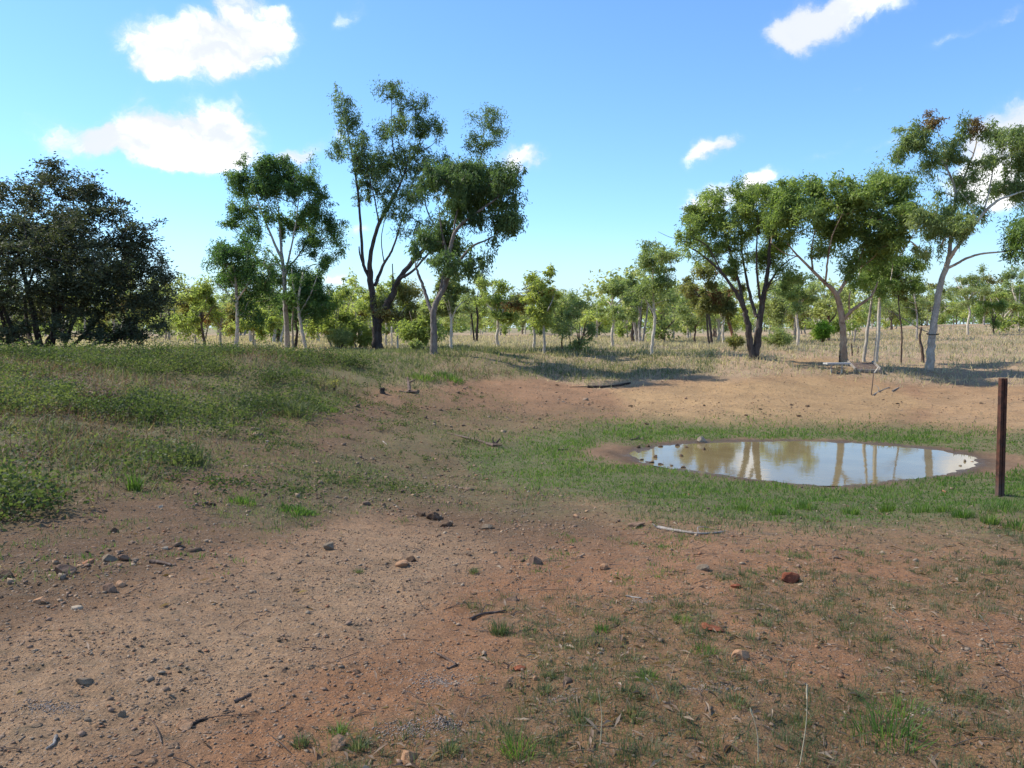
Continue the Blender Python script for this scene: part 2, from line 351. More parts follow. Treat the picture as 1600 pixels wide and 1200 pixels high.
M['leaf_deep'] = leaf_mat('leaf_deep_green', (.035, .065, .022), (.062, .108, .034), (.11, .16, .048), .30, gain=1.85)
M['leaf_ironbark'] = leaf_mat('leaf_ironbark', (.045, .072, .03), (.078, .115, .045), (.125, .165, .065), .30, gain=1.7)
M['leaf_box'] = leaf_mat('leaf_box', (.060, .086, .026), (.105, .145, .044), (.18, .22, .08), .36, gain=1.95)
M['leaf_gum'] = leaf_mat('leaf_gum', (.075, .105, .042), (.125, .16, .066), (.20, .23, .11), .36, gain=1.85)
M['leaf_lime'] = leaf_mat('leaf_lime', (.125, .16, .042), (.205, .235, .075), (.29, .31, .125), .4, brown=(.22, .13, .05), gain=1.7)
M['leaf_pale'] = leaf_mat('leaf_pale', (.13, .155, .062), (.195, .22, .095), (.275, .295, .145), .38, gain=1.6)
M['leaf_olive'] = leaf_mat('leaf_olive', (.09, .10, .035), (.15, .15, .055), (.21, .19, .08), .32, brown=(.20, .10, .045), gain=1.7)
M['leaf_rust'] = leaf_mat('leaf_rust', (.11, .075, .035), (.18, .125, .06), (.24, .19, .09), .35)
M['leaf_bright'] = leaf_mat('leaf_bright', (.11, .20, .03), (.19, .32, .04), (.30, .42, .08), .4)
M['leaf_weed'] = leaf_mat('leaf_weed', (.042, .062, .027), (.09, .122, .04), (.18, .20, .075), .35, brown=(.20, .15, .11))
M['blade_lush'] = leaf_mat('blade_lush', (.072, .135, .03), (.12, .20, .042), (.19, .26, .07), .35, brown=(.27, .22, .12))
M['blade_grey'] = leaf_mat('blade_greygreen', (.075, .095, .045), (.12, .15, .07), (.22, .22, .12), .3, brown=(.30, .25, .17))
M['blade_straw'] = leaf_mat('blade_straw', (.30, .24, .185), (.42, .345, .28), (.55, .465, .39), .45, brown=(.27, .26, .16))
M['litter'] = leaf_mat('leaf_litter', (.10, .06, .04), (.24, .15, .10), (.42, .32, .24), .1)
M['bark_dark'] = bark_mat('bark_dark_furrowed', (.075, .058, .048), (.13, .105, .09), None, 9, .5, 1.0, True)
M['bark_greybrown'] = bark_mat('bark_greybrown', (.17, .14, .12), (.28, .24, .205), (.13, .10, .085), 8, .5, .8, True)
M['bark_white'] = bark_mat('bark_white', (.56, .49, .39), (.70, .63, .52), (.34, .27, .20), 4, .5, .2)
M['bark_grey'] = bark_mat('bark_pale_grey', (.38, .335, .28), (.52, .465, .39), (.24, .20, .17), 5, .5, .3)
M['bark_tan'] = bark_mat('bark_tan', (.34, .22, .14), (.46, .34, .23), (.15, .085, .055), 4, .5, .4)
M['bark_red'] = bark_mat('bark_red', (.26, .105, .055), (.33, .17, .10), (.12, .08, .06), 4, .5, .4)
M['wood_grey'] = bark_mat('wood_weathered', (.26, .225, .19), (.38, .335, .29), None, 8, .5, .5, True)
M['wood_dark'] = bark_mat('wood_charred', (.035, .028, .024), (.085, .065, .055), None, 8, .5, .6, True)
M['wood_brown'] = bark_mat('wood_brown', (.12, .08, .06), (.2, .15, .12), None, 8, .5, .6, True)
def rock_mat(name, a, b_, c):
    m, w = mat(name); co = objco(w); n = w.noise(co, 14, 6, .6); n2 = w.noise(co, 60, 5, .65)
    col = w.mix(w.mr(n, .4, .6), a, b_); col = w.mix(w.mr(n2, .45, .75, 0, .6), col, c)
    out(w, bsdf(w, col, .95, .05, n2, .6, .012).outputs[0]); return m
M['rock_brown'] = rock_mat('rock_brown', (.16, .10, .07), (.26, .17, .115), (.09, .06, .045))
M['rock_red'] = rock_mat('rock_red', (.20, .065, .035), (.27, .10, .055), (.10, .04, .025))
M['rock_orange'] = rock_mat('rock_orange', (.36, .20, .11), (.44, .27, .16), (.24, .13, .075))
M['rock_grey'] = rock_mat('rock_grey', (.17, .128, .09), (.24, .19, .135), (.12, .088, .062))
M['rock_pale'] = rock_mat('rock_pale', (.33, .26, .185), (.42, .34, .25), (.24, .18, .13))
M['rock_dark'] = rock_mat('rock_dark', (.095, .062, .042), (.145, .098, .066), (.055, .036, .026))
def tint_mat(name, rough=.85, noise=30):
    m, w = mat(name); a = w.n('ShaderNodeAttribute', attribute_name='tint'); n = w.noise(objco(w), noise, 4, .6)
    col = w.mix(w.mr(n, .3, .7, 0, .5), a.outputs['Color'], (.1, .07, .05)); out(w, bsdf(w, col, .95, .05, n, .3, .01).outputs[0]); return m
M['pebbles'] = tint_mat('pebble_mix', .85, 60)

# ground
m, w = mat('ground_soil'); a = w.n('ShaderNodeAttribute', attribute_name='tint'); pos = wpos(w)
vm = w.n('ShaderNodeAttribute', attribute_name='cover'); sep = w.n('ShaderNodeSeparateColor'); w.link(vm.outputs['Color'], sep.inputs[0])
gravel, green, wet = sep.outputs[0], sep.outputs[1], sep.outputs[2]
n_big = w.noise(pos, 1.3, 6, .6, .3); n_mid = w.noise(pos, 9, 6, .65); n_fine = w.noise(pos, 70, 5, .7)
vo = w.n('ShaderNodeTexVoronoi', feature='F1'); w.link(pos, vo.inputs['Vector']); vo.inputs['Scale'].default_value = 62; vo.inputs['Randomness'].default_value = 1
vo2 = w.n('ShaderNodeTexVoronoi', feature='F1'); w.link(pos, vo2.inputs['Vector']); vo2.inputs['Scale'].default_value = 24
vsep = w.n('ShaderNodeSeparateColor'); w.link(vo.outputs['Color'], vsep.inputs[0]); vsep2 = w.n('ShaderNodeSeparateColor'); w.link(vo2.outputs['Color'], vsep2.inputs[0])
c0 = w.mix(w.mr(n_big, .35, .65, 0, .45), a.outputs['Color'], (.62, .60, .58), 'MULTIPLY')
c0 = w.mix(w.mr(n_mid, .42, .62, 0, .40), c0, w.mix(1.0, c0, (1.35, 1.25, 1.15), 'MULTIPLY'))
# grit: each cell is a tiny stone of its own colour
stone = w.m('MULTIPLY', w.mr(vsep.outputs[0], .55, .6), w.mr(vo.outputs['Distance'], .42, .30)); stone = w.m('MULTIPLY', stone, gravel)
sc_ = w.mix(vsep.outputs[1], (.16, .11, .08), (.50, .42, .34)); c1 = w.mix(w.m('MULTIPLY', stone, .62), c0, sc_)
st2 = w.m('MULTIPLY', w.mr(vsep2.outputs[0], .80, .83), w.mr(vo2.outputs['Distance'], .36, .22)); st2 = w.m('MULTIPLY', st2, gravel)
c1 = w.mix(w.m('MULTIPLY', st2, .7), c1, w.mix(vsep2.outputs[1], (.12, .08, .06), (.42, .33, .26)))
vo3 = w.n('ShaderNodeTexVoronoi', feature='F1'); w.link(pos, vo3.inputs['Vector']); vo3.inputs['Scale'].default_value = 8.5; vsep3 = w.n('ShaderNodeSeparateColor'); w.link(vo3.outputs['Color'], vsep3.inputs[0])
st3 = w.m('MULTIPLY', w.m('MULTIPLY', w.mr(vsep3.outputs[0], .62, .66), w.mr(w.m('ADD', vo3.outputs['Distance'], w.m('MULTIPLY', n_mid, .22)), .36, .26)), gravel)
c1 = w.mix(w.m('MULTIPLY', st3, .62), c1, w.mix(vsep3.outputs[1], (.065, .045, .032), (.26, .19, .13)))
gp = w.m('MULTIPLY', green, w.mr(w.noise(pos, 24, 5, .7), .38, .58))
c1 = w.mix(gp, c1, w.mix(n_mid, (.10, .13, .05), (.17, .18, .08)))
c1 = w.mix(w.mr(n_fine, .38, .66, 0, .5), c1, (.08, .055, .04))
n_cl = w.noise(pos, 13, 9, .78, .6); n_cl2 = w.noise(pos, 4.5, 9, .72, .8)
c1 = w.mix(w.mr(n_cl, .54, .64, 0, .5), c1, (.085, .06, .042)); c1 = w.mix(w.mr(n_cl2, .52, .66, 0, .5), c1, (.13, .11, .07))
c1 = w.mix(w.mr(n_cl, .45, .34, 0, .30), c1, (.48, .38, .29))
h = w.m('ADD', w.m('MULTIPLY', n_fine, .5), w.m('MULTIPLY', n_mid, .9)); h = w.m('ADD', h, w.m('MULTIPLY', stone, w.m('SUBTRACT', .5, vo.outputs['Distance'])))
h = w.m('ADD', h, w.m('MULTIPLY', st2, w.m('SUBTRACT', 1.2, vo2.outputs['Distance']))); h = w.m('ADD', h, w.m('MULTIPLY', n_cl, -1.2)); h = w.m('ADD', h, w.m('MULTIPLY', st3, 1.3))
rg = w.mr(wet, 0, 1, .95, .38, False)
b = bsdf(w, c1, rg, .2, h, 1.0, .03); out(w, b.outputs[0]); M['ground'] = m

m, w = mat('muddy_water'); pos = wpos(w)
mpw = w.n('ShaderNodeMapping'); w.link(pos, mpw.inputs[0]); mpw.inputs['Scale'].default_value = (1, 1, 1)
n1 = w.noise(pos, .9, 4, .6)
b = bsdf(w, w.mix(w.mr(n1, .3, .7), (.17, .125, .06), (.22, .17, .085)), .04, .22, w.noise(pos, 4, 3, .6), .035, .03)
b.inputs['IOR'].default_value = 1.33; out(w, b.outputs[0]); M['water'] = m

# ------------------------------------------------------------------ ground sheet
nr = 640; rad = np.exp(np.linspace(math.log(.35), math.log(1500), nr))
# finer rings between 2.5 and 45 m
rad = np.concatenate([np.exp(np.linspace(math.log(.35), math.log(2.4), 14, endpoint=False)), np.exp(np.linspace(math.log(2.4), math.log(45), 300, endpoint=False)), np.exp(np.linspace(math.log(45), math.log(1800), 70))])
angs = np.concatenate([np.linspace(R(-180), R(-44), 40, endpoint=False), np.linspace(R(-44), R(44), 290, endpoint=False), np.linspace(R(44), R(180), 40, endpoint=False)])
na = len(angs); nr = len(rad)
GX = rad[:, None] * np.sin(angs)[None]; GY = rad[:, None] * np.cos(angs)[None]; GZ = terrain(GX, GY)
x, y, z = GX.ravel(), GY.ravel(), GZ.ravel()
Z, u_, v_, dp, rr = zones(x, y, z)
def lerp(c, col, wgt): return c + (np.array(col)[None] - c) * np.clip(wgt, 0, 1)[:, None]
nA = fbm(x * .7, y * .7, 4); nB = fbm(x * 2.5 + 7, y * 2.5, 3)
col = np.tile(np.array([.29, .18, .115]), (len(x), 1))
col = lerp(col, (.132, .088, .053), Z['stony'] * .8)
col = lerp(col, (.315, .17, .095), np.clip(Z['red'] * 1.15, 0, .9))
col = lerp(col, (.37, .268, .185), Z['pale'] * .72)
col = lerp(col, (.44, .315, .185), Z['orange'] * .95)
col = lerp(col, (.17, .155, .075), Z['lush2'] * .36 * sstep(.4, .65, nB))
col = lerp(col, (.24, .17, .10), Z['tuft'] * .35)
col = lerp(col, (.105, .125, .05), Z['lush'] * .85)
col = lerp(col, (.15, .12, .062), Z['fringe'] * .45 * sstep(.40, .6, fbm(x * .8 + 15, y * .8, 4)))
col = lerp(col, (.15, .135, .065), Z['weeds'] * .8)
col = lerp(col, (.26, .215, .145), Z['crest'] * .8)
col = lerp(col, (.36, .285, .215), Z['dry'] * .92)
col = lerp(col, (.215, .145, .10), Z['mud'] * .85)
col = lerp(col, (.07, .05, .035), sstep(.7, .08, dp + (nB - .5) * .6) * .85)
col *= (.9 + .2 * nA)[:, None] * np.array([[1.22, 1.11, .93]] * (1 - .14 * Z['orange'])[:, None])
# the far plain lies under grass up to the trees
col = lerp(col, (.28, .27, .15), sstep(110, 190, rr) * .7)
cover = np.stack([np.clip(1 - Z['mud'] - Z['lush'] * .6 - Z['weeds'] * .7 - Z['dry'] * .8, 0.1, 1), np.clip(Z['lush2'] * .5 + Z['lush'] * .9 + Z['weeds'] * .7 + Z['crest'] * .4 + Z['tuft'] * .12, 0, 1), sstep(.35, .0, dp + (nB - .5) * .3)], 1)
ii = (np.arange(nr - 1)[:, None] * na); jj = np.arange(na)[None]; j2 = (jj + 1) % na
quads = np.stack([ii + jj, ii + na + jj, ii + na + j2, ii + j2], -1).reshape(-1, 4)[:, ::-1]
V = np.stack([x, y, z], 1); centre = np.array([[0, 0, float(terrain(np.array([0.]), np.array([0.]))[0])]])
V = np.vstack([V, centre]); col = np.vstack([col, col[:1]]); cover = np.vstack([cover, cover[:1]])
fan = np.stack([np.full(na, len(V) - 1), (np.arange(na) + 1) % na, np.arange(na)], 1)
me = new_mesh('ground', V, [quads, fan], M['ground'], col, smooth=True)
ca = me.color_attributes.new('cover', 'FLOAT_COLOR', 'POINT'); cc = np.ones((len(V), 4), np.float32); cc[:, :3] = cover; ca.data.foreach_set('color', cc.ravel())
g = obj('ground', me); tag(g, kind='structure')
# water sheet: meets the shore where the ground dips under it
ctr = PW.mean(0); PWo = ctr + (PW - ctr) * 1.03
th = np.linspace(0, 1, 9)[1:]; Vw = [np.array([*ctr, WL])]; 
for t in th:
    for p in PWo: q = ctr + (p - ctr) * t; Vw.append(np.array([q[0], q[1], WL]))
n = len(PWo); Fq = []; 
for k in range(len(th) - 1):
    for i in range(n): a0 = 1 + k * n + i; a1 = 1 + k * n + (i + 1) % n; Fq.append((a0, a0 + n, a1 + n, a1))
Ft = [(0, 1 + i, 1 + (i + 1) % n) for i in range(n)]
wme = new_mesh('pond_water', np.array(Vw), [np.array(Fq), np.array(Ft)], M['water']); 
wobj = obj('pond_water', wme); tag(wobj, kind='structure')
bpy.context.view_layer.update()
if wme.polygons[0].normal.z < 0: wme.flip_normals()

# ------------------------------------------------------------------ leaves and trees
def leaf_quads(P, L, W, droop, rg, spread=1.0, flat=False):
    """one bent diamond per point P (N,3)"""
    n = len(P); d = rg.normal(0, 1, (n, 3)) * spread; d[:, 2] = d[:, 2] * .6 - droop; d = norm(d)
    s = norm(np.cross(d, rg.normal(0, 1, (n, 3)))); l = (L * (.7 + .6 * rg.random(n)))[:, None]; ww = (W * (.7 + .6 * rg.random(n)))[:, None]
    a = P; c = P + d * l; mid = P + d * l * .45
    nn = np.cross(d, s)
    V = np.stack([a, mid + s * ww * .5 + nn * l * .05, c, mid - s * ww * .5 + nn * l * .05], 1)
    return V.reshape(-1, 3)
def crown_mesh(name, clumps, rad_c, n_per, L, W, droop, mt, off, rg, tintc=None, spread=1.0, squash=.75):
    clumps = np.asarray(clumps); rad_c = np.asarray(rad_c); k = len(clumps)
    cnt = np.maximum(6, (n_per * (rad_c / rad_c.mean()) ** 2 * (.6 + .8 * rg.random(k))).astype(int))
    idx = np.repeat(np.arange(k), cnt); n = len(idx)
    q = norm(rg.normal(0, 1, (n, 3))) * (rg.random(n) ** .6 * np.where(rg.random(n) < .28, 1.3, 1))[:, None]; q *= np.clip(1 + .38 * rg.normal(0, 1, (k, 3)), .35, 2)[idx]; q[:, 2] *= squash
    P = clumps[idx] + q * rad_c[idx][:, None]
    V = leaf_quads(P, L, W, droop, rg, spread)
    tint = np.clip((tintc[idx] if tintc is not None else .5) + rg.normal(0, .15, n), 0, 1)
    Fq = np.arange(n * 4).reshape(-1, 4)
    return new_mesh(name, V - np.asarray(off), Fq, mt, np.repeat(tint, 4))

def grow_tree(name, label, base, D, trunk, limbs, masses, bark, leaf, n_leaves=20000, L=.17, W=.045, droop=.9, clump_r=.42, dens=1.0, cat='tree', group=None, seed=1, bark2=None, depth=.85, prune=.23, spread=1.0, extra_crowns=()):
    """trunk / limbs: lists of (px, py, depth offset m, radius m); masses: (px, py, rx, ry[, depth offset[, weight]]) in photograph pixels at distance D."""
    rg = np.random.default_rng(seed)
    s = D / F
    root = empty(name, base, label, cat, group)
    tb = Tubes(); skel = []; skr = []
    trunk = [(a, b_, c, q * .74) for a, b_, c, q in trunk]; limbs = [[(a, b_, c, q * .78) for a, b_, c, q in lb] for lb in limbs]; n_leaves = int(n_leaves * .84); L *= .91; W *= .92
    tp = [np.array(base) - np.array([0, 0, .25])] + [at(a, b, D + c) for a, b, c, r in trunk]
    tr = [trunk[0][3] * 1.35] + [r for *_, r in trunk]
    # a flare at the foot
    tp.insert(1, np.array(base) + np.array([0, 0, .12])); tr.insert(1, trunk[0][3] * 1.12)
    P, r_ = smooth_path(tp, tr, 6, .10); tb.add(P, r_, 10, .14); skel.append(P[4:]); skr.append(r_[4:])
    obj('trunk', tb.mesh('trunk', bark, base), root)
    for lb in limbs:
        t2 = Tubes(); pts = [at(a, b, D + c) for a, b, c, r in lb]; P, r_ = smooth_path(pts, [r for *_, r in lb], 6, .15); t2.add(P, r_, 8, .14)
        skel.append(P); skr.append(r_); obj('limb', t2.mesh('limb', bark2 or bark, base), root)
    SK = np.concatenate(skel); 
    # clumps of leaves through the masses
    cl = []; cr = []; tw = []
    area = [mm[2] * mm[3] * (mm[5] if len(mm) > 5 else 1) for mm in masses]; tot_a = sum(area) * s * s * math.pi
    clump_r *= .82; ncl = max(12, int(tot_a / (clump_r ** 2 * .60) * dens))
    for mm, ar in zip(masses, area):
        k = max(1, int(round(ncl * ar * s * s * math.pi / tot_a))); off = mm[4] if len(mm) > 4 else rg.normal(0, .7)
        q = norm(rg.normal(0, 1, (k, 3))) * (rg.random(k) ** .45 * rg.uniform(.85, 1.15, k))[:, None]
        c = at(mm[0], mm[1], D + off); rx = mm[2] * s; ry = mm[3] * s
        pc = c + q * np.array([rx, (rx + ry) / 2 * depth + .1, ry]) * .92
        pc = pc + rg.normal(0, .12, pc.shape); f_ = vnoise(pc[:, 0] * 1.15 + pc[:, 1] * .9 + seed, pc[:, 2] * 1.3 + pc[:, 1] * .7 + 3)
        kp = f_ > prune
        if kp.sum() < 1: kp[:] = True
        pc = pc[kp]; k = len(pc)
        cl.append(pc); cr.append(clump_r * (.4 + .95 * rg.random(k) ** 1.3)); tw.append(np.full(k, .5) + rg.normal(0, .2, k) + rg.normal(0, .08))
    cl = np.concatenate(cl); cr = np.concatenate(cr); tw = np.concatenate(tw)
    br = Tubes(); order = np.argsort(np.min(np.linalg.norm(cl[:, None] - SK[None, ::3], axis=2), axis=1))
    SKl = SK.copy()
    for i in order:
        p = cl[i]; dv = p - SKl; dist = np.linalg.norm(dv, axis=1); cost = dist + 1.6 * np.maximum(0, -dv[:, 2] + .1)
        j = int(np.argmin(cost)); a0 = SKl[j]; ln = dist[j]
        if ln < .12: continue
        mid = (a0 + p) / 2 + rg.normal(0, .09, 3) * ln + np.array([0, 0, .10 * ln]); m1 = a0 * .7 + mid * .3 + rg.normal(0, .04, 3) * ln
        PP, _ = smooth_path([a0, mid, p], [1, 1, 1], 3)
        r0 = min(.012 + .017 * ln, .07); br.add(PP, np.linspace(r0, .006, len(PP)), 3)
        SKl = np.vstack([SKl, PP[1:]])
    if br.n: tag(obj('branches', br.mesh('branches', bark2 or bark, base), root), kind='stuff')
    n_per = n_leaves / len(cl)
    obj('crown', crown_mesh('crown', cl, cr, n_per, L, W, droop, leaf, base, rg, tw, spread, .6 + .5 * min(droop, 1.2)), root)
    for (lf, ms, nl) in extra_crowns:
        c2 = []; r2 = []
        for mm in ms:
            k = 14; q = norm(rg.normal(0, 1, (k, 3))) * (rg.random(k) ** .4)[:, None]
            c2.append(at(mm[0], mm[1], D) + q * np.array([mm[2] * s, mm[2] * s, mm[3] * s])); r2.append(np.full(k, .22))
        obj('mistletoe', crown_mesh('mistletoe', np.concatenate(c2), np.concatenate(r2), nl / (14 * len(ms)), .12, .04, .9, lf, base, rg, np.full(14 * len(ms), .5)), root)
    return root

# the big dark acacia beyond the left end of the bank
D = 30; b = np.array([(62 - 800) / F * D, D, 0]); b[2] = terrain(b[0:1], b[1:2])[0]
acm = [(85, 305, 78, 42), (5, 315, 70, 45), (-70, 330, 70, 50), (150, 325, 52, 40), (195, 365, 48, 45), (228, 415, 38, 40), (248, 455, 30, 30), (256, 488, 18, 22), (60, 380, 90, 60, 1.5), (60, 380, 90, 60, -1.5), (140, 410, 75, 55, 1.3), (140, 410, 75, 55, -1.3),
       (-50, 410, 95, 80, -1), (-140, 430, 70, 90), (30, 450, 90, 45, -1.5), (150, 465, 75, 35, -1), (205, 500, 46, 22), (90, 480, 70, 34, 1.5), (-20, 480, 80, 34, 1.5), (175, 520, 40, 16, 1, .6), (80, 272, 40, 20), (140, 290, 26, 18), (232, 350, 14, 16, 0, .4), (215, 525, 18, 14), (-60, 520, 60, 25), (20, 520, 50, 18, 1, .5)]
grow_tree('acacia_tree', 'huge dark rounded tree at the left edge above the weedy bank', b, D, [(62, 540, 0, .16), (50, 480, 0, .12), (30, 400, 0, .08)],
          [[(62, 552, .1, .13), (82, 520, .3, .11), (100, 460, .3, .09), (120, 380, .2, .05)], [(80, 556, .3, .12), (84, 520, .2, .12), (84, 470, .5, .10), (90, 400, 0, .05)], [(58, 555, 0, .1), (30, 530, -.3, .1), (5, 480, -.5, .08), (-20, 400, 0, .04)],
           [(90, 556, .2, .09), (125, 530, -.2, .08), (160, 490, -.4, .06), (200, 440, -.5, .03)], [(95, 556, 0, .07), (140, 540, -.6, .06), (175, 532, -.8, .04), (205, 522, -1, .02)], [(60, 556, 0, .1), (45, 520, .5, .09), (40, 470, 1, .07), (60, 400, 1.4, .04)],
           [(20, 558, .5, .1), (10, 520, .5, .09), (-10, 460, .5, .07), (-60, 400, .5, .04)], [(100, 556, .6, .08), (108, 520, .8, .08), (130, 470, 1.2, .06), (170, 400, 1.2, .03)]],
          acm + [(x_, y_, 34, 22, o_) for x_, y_, o_ in [(20, 520, -1.5), (90, 515, -1.8), (150, 520, -1.2), (200, 525, -.6), (-30, 500, 1), (120, 440, -2), (60, 350, 0), (180, 440, 1.5), (230, 470, .6), (215, 400, .8), (120, 350, -1.4)]], M['wood_dark'], M['leaf_acacia'], 105000, .15, .05, .15, .42, 1.0, seed=3, depth=.9, prune=.0)

# tall deep green gum and its smaller neighbours
p1 = ground_at(369, 551)
grow_tree('gum_tree', 'small leafy gum with one white trunk left of the tall domed gum', p1, p1[1], [(371, 505, 0, .11), (369, 450, 0, .09), (366, 415, 0, .05)],
          [[(369, 450, 0, .06), (352, 425, .3, .04), (338, 405, .3, .02)], [(370, 470, 0, .06), (390, 440, -.3, .05), (402, 420, 0, .03)], [(369, 475, 0, .03), (352, 455, 0, .025), (335, 440, 0, .015)]],
          [(352, 392, 24, 14), (340, 412, 17, 17), (385, 402, 30, 20), (372, 430, 26, 16), (400, 432, 30, 24), (392, 466, 26, 18), (418, 462, 24, 16), (425, 405, 20, 18), (352, 436, 18, 14), (395, 495, 20, 14), (345, 395, 18, 12), (375, 385, 20, 14)], M['bark_white'], M['leaf_deep'], 15000, seed=4)
D = 39; b = ground_at(449, 547, dmin=26); D = b[1]
grow_tree('gum_tree', 'tall gum with a dense domed deep green crown and grouped white trunks', b, D, [(447, 500, 0, .16), (445, 465, 0, .14), (442, 412, 0, .11), (430, 383, 0, .08), (413, 342, 0, .05), (400, 305, 0, .03)],
          [[(442, 415, 0, .10), (438, 371, .4, .07), (434, 315, .4, .03)], [(444, 440, 0, .08), (452, 400, -.3, .06), (462, 350, -.3, .04), (468, 300, 0, .02)], [(445, 430, 0, .05), (428, 400, -.3, .04), (412, 385, -.3, .02)],
           [(443, 425, 0, .06), (466, 400, .4, .05), (484, 365, .4, .03), (500, 325, 0, .02)], [(458, 548, .2, .07), (457, 500, .2, .06), (461, 465, .2, .05), (470, 425, 0, .03)]],
          [(417, 258, 42, 20), (392, 268, 26, 22), (440, 262, 28, 18), (378, 288, 20, 24), (380, 322, 22, 20), (412, 292, 36, 24, -.8), (445, 292, 34, 26), (476, 290, 22, 26), (500, 318, 22, 26), (516, 350, 17, 24), (524, 385, 10, 24), (508, 410, 10, 12), (486, 330, 18, 24), (468, 345, 22, 22, 1),
           (479, 375, 18, 20), (446, 350, 16, 24, .8, .6), (420, 335, 18, 16), (360, 350, 10, 12), (394, 360, 16, 14), (426, 430, 24, 24, .5, .7), (460, 420, 14, 16, 0, .5), (495, 388, 12, 20, 0, .7)], M['bark_grey'], M['leaf_deep'], 46000, seed=5, dens=.85, depth=.75, prune=.10)
b = ground_at(477, 547, dmin=26)
grow_tree('gum_tree', 'thin white forked gum under the right side of the domed crown', b, b[1], [(470, 505, 0, .10), (466, 470, 0, .08), (474, 425, 0, .05)],
          [[(466, 475, 0, .05), (458, 445, 0, .04), (456, 420, 0, .02)], [(468, 490, 0, .05), (485, 460, 0, .04), (496, 430, 0, .02)]],
          [(478, 450, 30, 22), (492, 480, 24, 22), (455, 462, 20, 16), (468, 428, 14, 12), (505, 462, 14, 18)], M['bark_white'], M['leaf_deep'], 13000, seed=6)

# the two tall leaning trees in the centre left
b = ground_at(590, 548, dmin=28); D = b[1]
grow_tree('ironbark_tree', 'tallest tree, dark trunk forking low into long upswept limbs', b, D, [(589, 520, 0, .30), (588, 503, 0, .28), (583, 467, .2, .21), (578, 432, .2, .19), (580, 392, 0, .13), (592, 350, 0, .12), (608, 321, 0, .10), (629, 279, 0, .06), (642, 233, 0, .03)],
          [[(592, 503, -.1, .23), (603, 480, -.3, .22), (614, 460, -.5, .20), (628, 430, -.6, .16), (662, 390, -.6, .12), (692, 367, -.6, .10), (717, 333, -.6, .07), (742, 267, -.6, .04), (760, 222, -.5, .02)],
           [(576, 432, .2, .11), (567, 408, .3, .10), (563, 350, .3, .08), (559, 300, .3, .07), (553, 258, .3, .05), (545, 215, .3, .035), (533, 155, .3, .015)],
           [(586, 446, .3, .12), (600, 412, .8, .09), (612, 392, 1, .07), (626, 350, 1.2, .05), (640, 300, 1.2, .03), (655, 250, 1, .02)],
           [(616, 455, -.6, .10), (622, 438, -.9, .10), (644, 424, -1.2, .08), (666, 400, -1.3, .06), (690, 370, -1.4, .04)],
           [(629, 279, 0, .05), (615, 235, 0, .04), (612, 190, 0, .025), (612, 150, 0, .012)], [(638, 255, 0, .04), (655, 225, 0, .03), (662, 185, 0, .015)], [(592, 350, 0, .05), (585, 310, -.3, .04), (575, 270, -.4, .02)],
           [(611, 462, -.4, .05), (614, 440, -.4, .04), (613, 412, -.4, .03)], [(566, 410, .3, .06), (562, 396, .3, .05), (561, 385, .3, .035)], [(690, 368, -.6, .05), (668, 330, -.6, .04), (662, 280, -.8, .02)], [(717, 333, -.6, .05), (745, 310, -.8, .04), (775, 295, -1, .02)], [(600, 412, .8, .04), (596, 372, 1, .03), (604, 330, 1, .02)]],
          [(531, 140, 9, 16, .3, .8), (545, 168, 16, 18, .3, .7), (536, 192, 15, 22, .3, .8), (556, 195, 16, 22, .3, .6), (530, 235, 12, 26, .3, .8), (555, 232, 18, 26), (570, 225, 16, 22, 0, .7), (575, 262, 22, 24), (610, 140, 20, 16, 0, 1), (630, 165, 18, 18, 0, .8), (655, 168, 18, 18, 0, .9), (668, 196, 24, 22, 0, .9), (690, 202, 12, 14, 0, .7), (645, 200, 20, 18), (618, 195, 20, 18), (600, 205, 14, 16),
           (598, 262, 40, 28), (625, 245, 30, 26), (650, 232, 18, 18), (572, 288, 24, 20), (560, 262, 16, 20), (608, 325, 20, 16, -.4), (610, 292, 28, 22, .6), (560, 310, 8, 16, .3, .5), (758, 180, 24, 14, -.5, .9), (776, 200, 14, 30, -.5, .9), (738, 222, 20, 16, -.5, .9), (760, 225, 16, 14, -.5, .8),
           (668, 262, 34, 22, -.6), (700, 272, 34, 26, -.8), (650, 300, 28, 24, -.6), (640, 345, 26, 22, -.8), (668, 355, 24, 22, -1.2)], M['bark_dark'], M['leaf_ironbark'], 42000, .16, .042, 1.0, .36, .95, seed=7, depth=.8, prune=.18)
b = ground_at(677, 553, dmin=28); D = b[1]
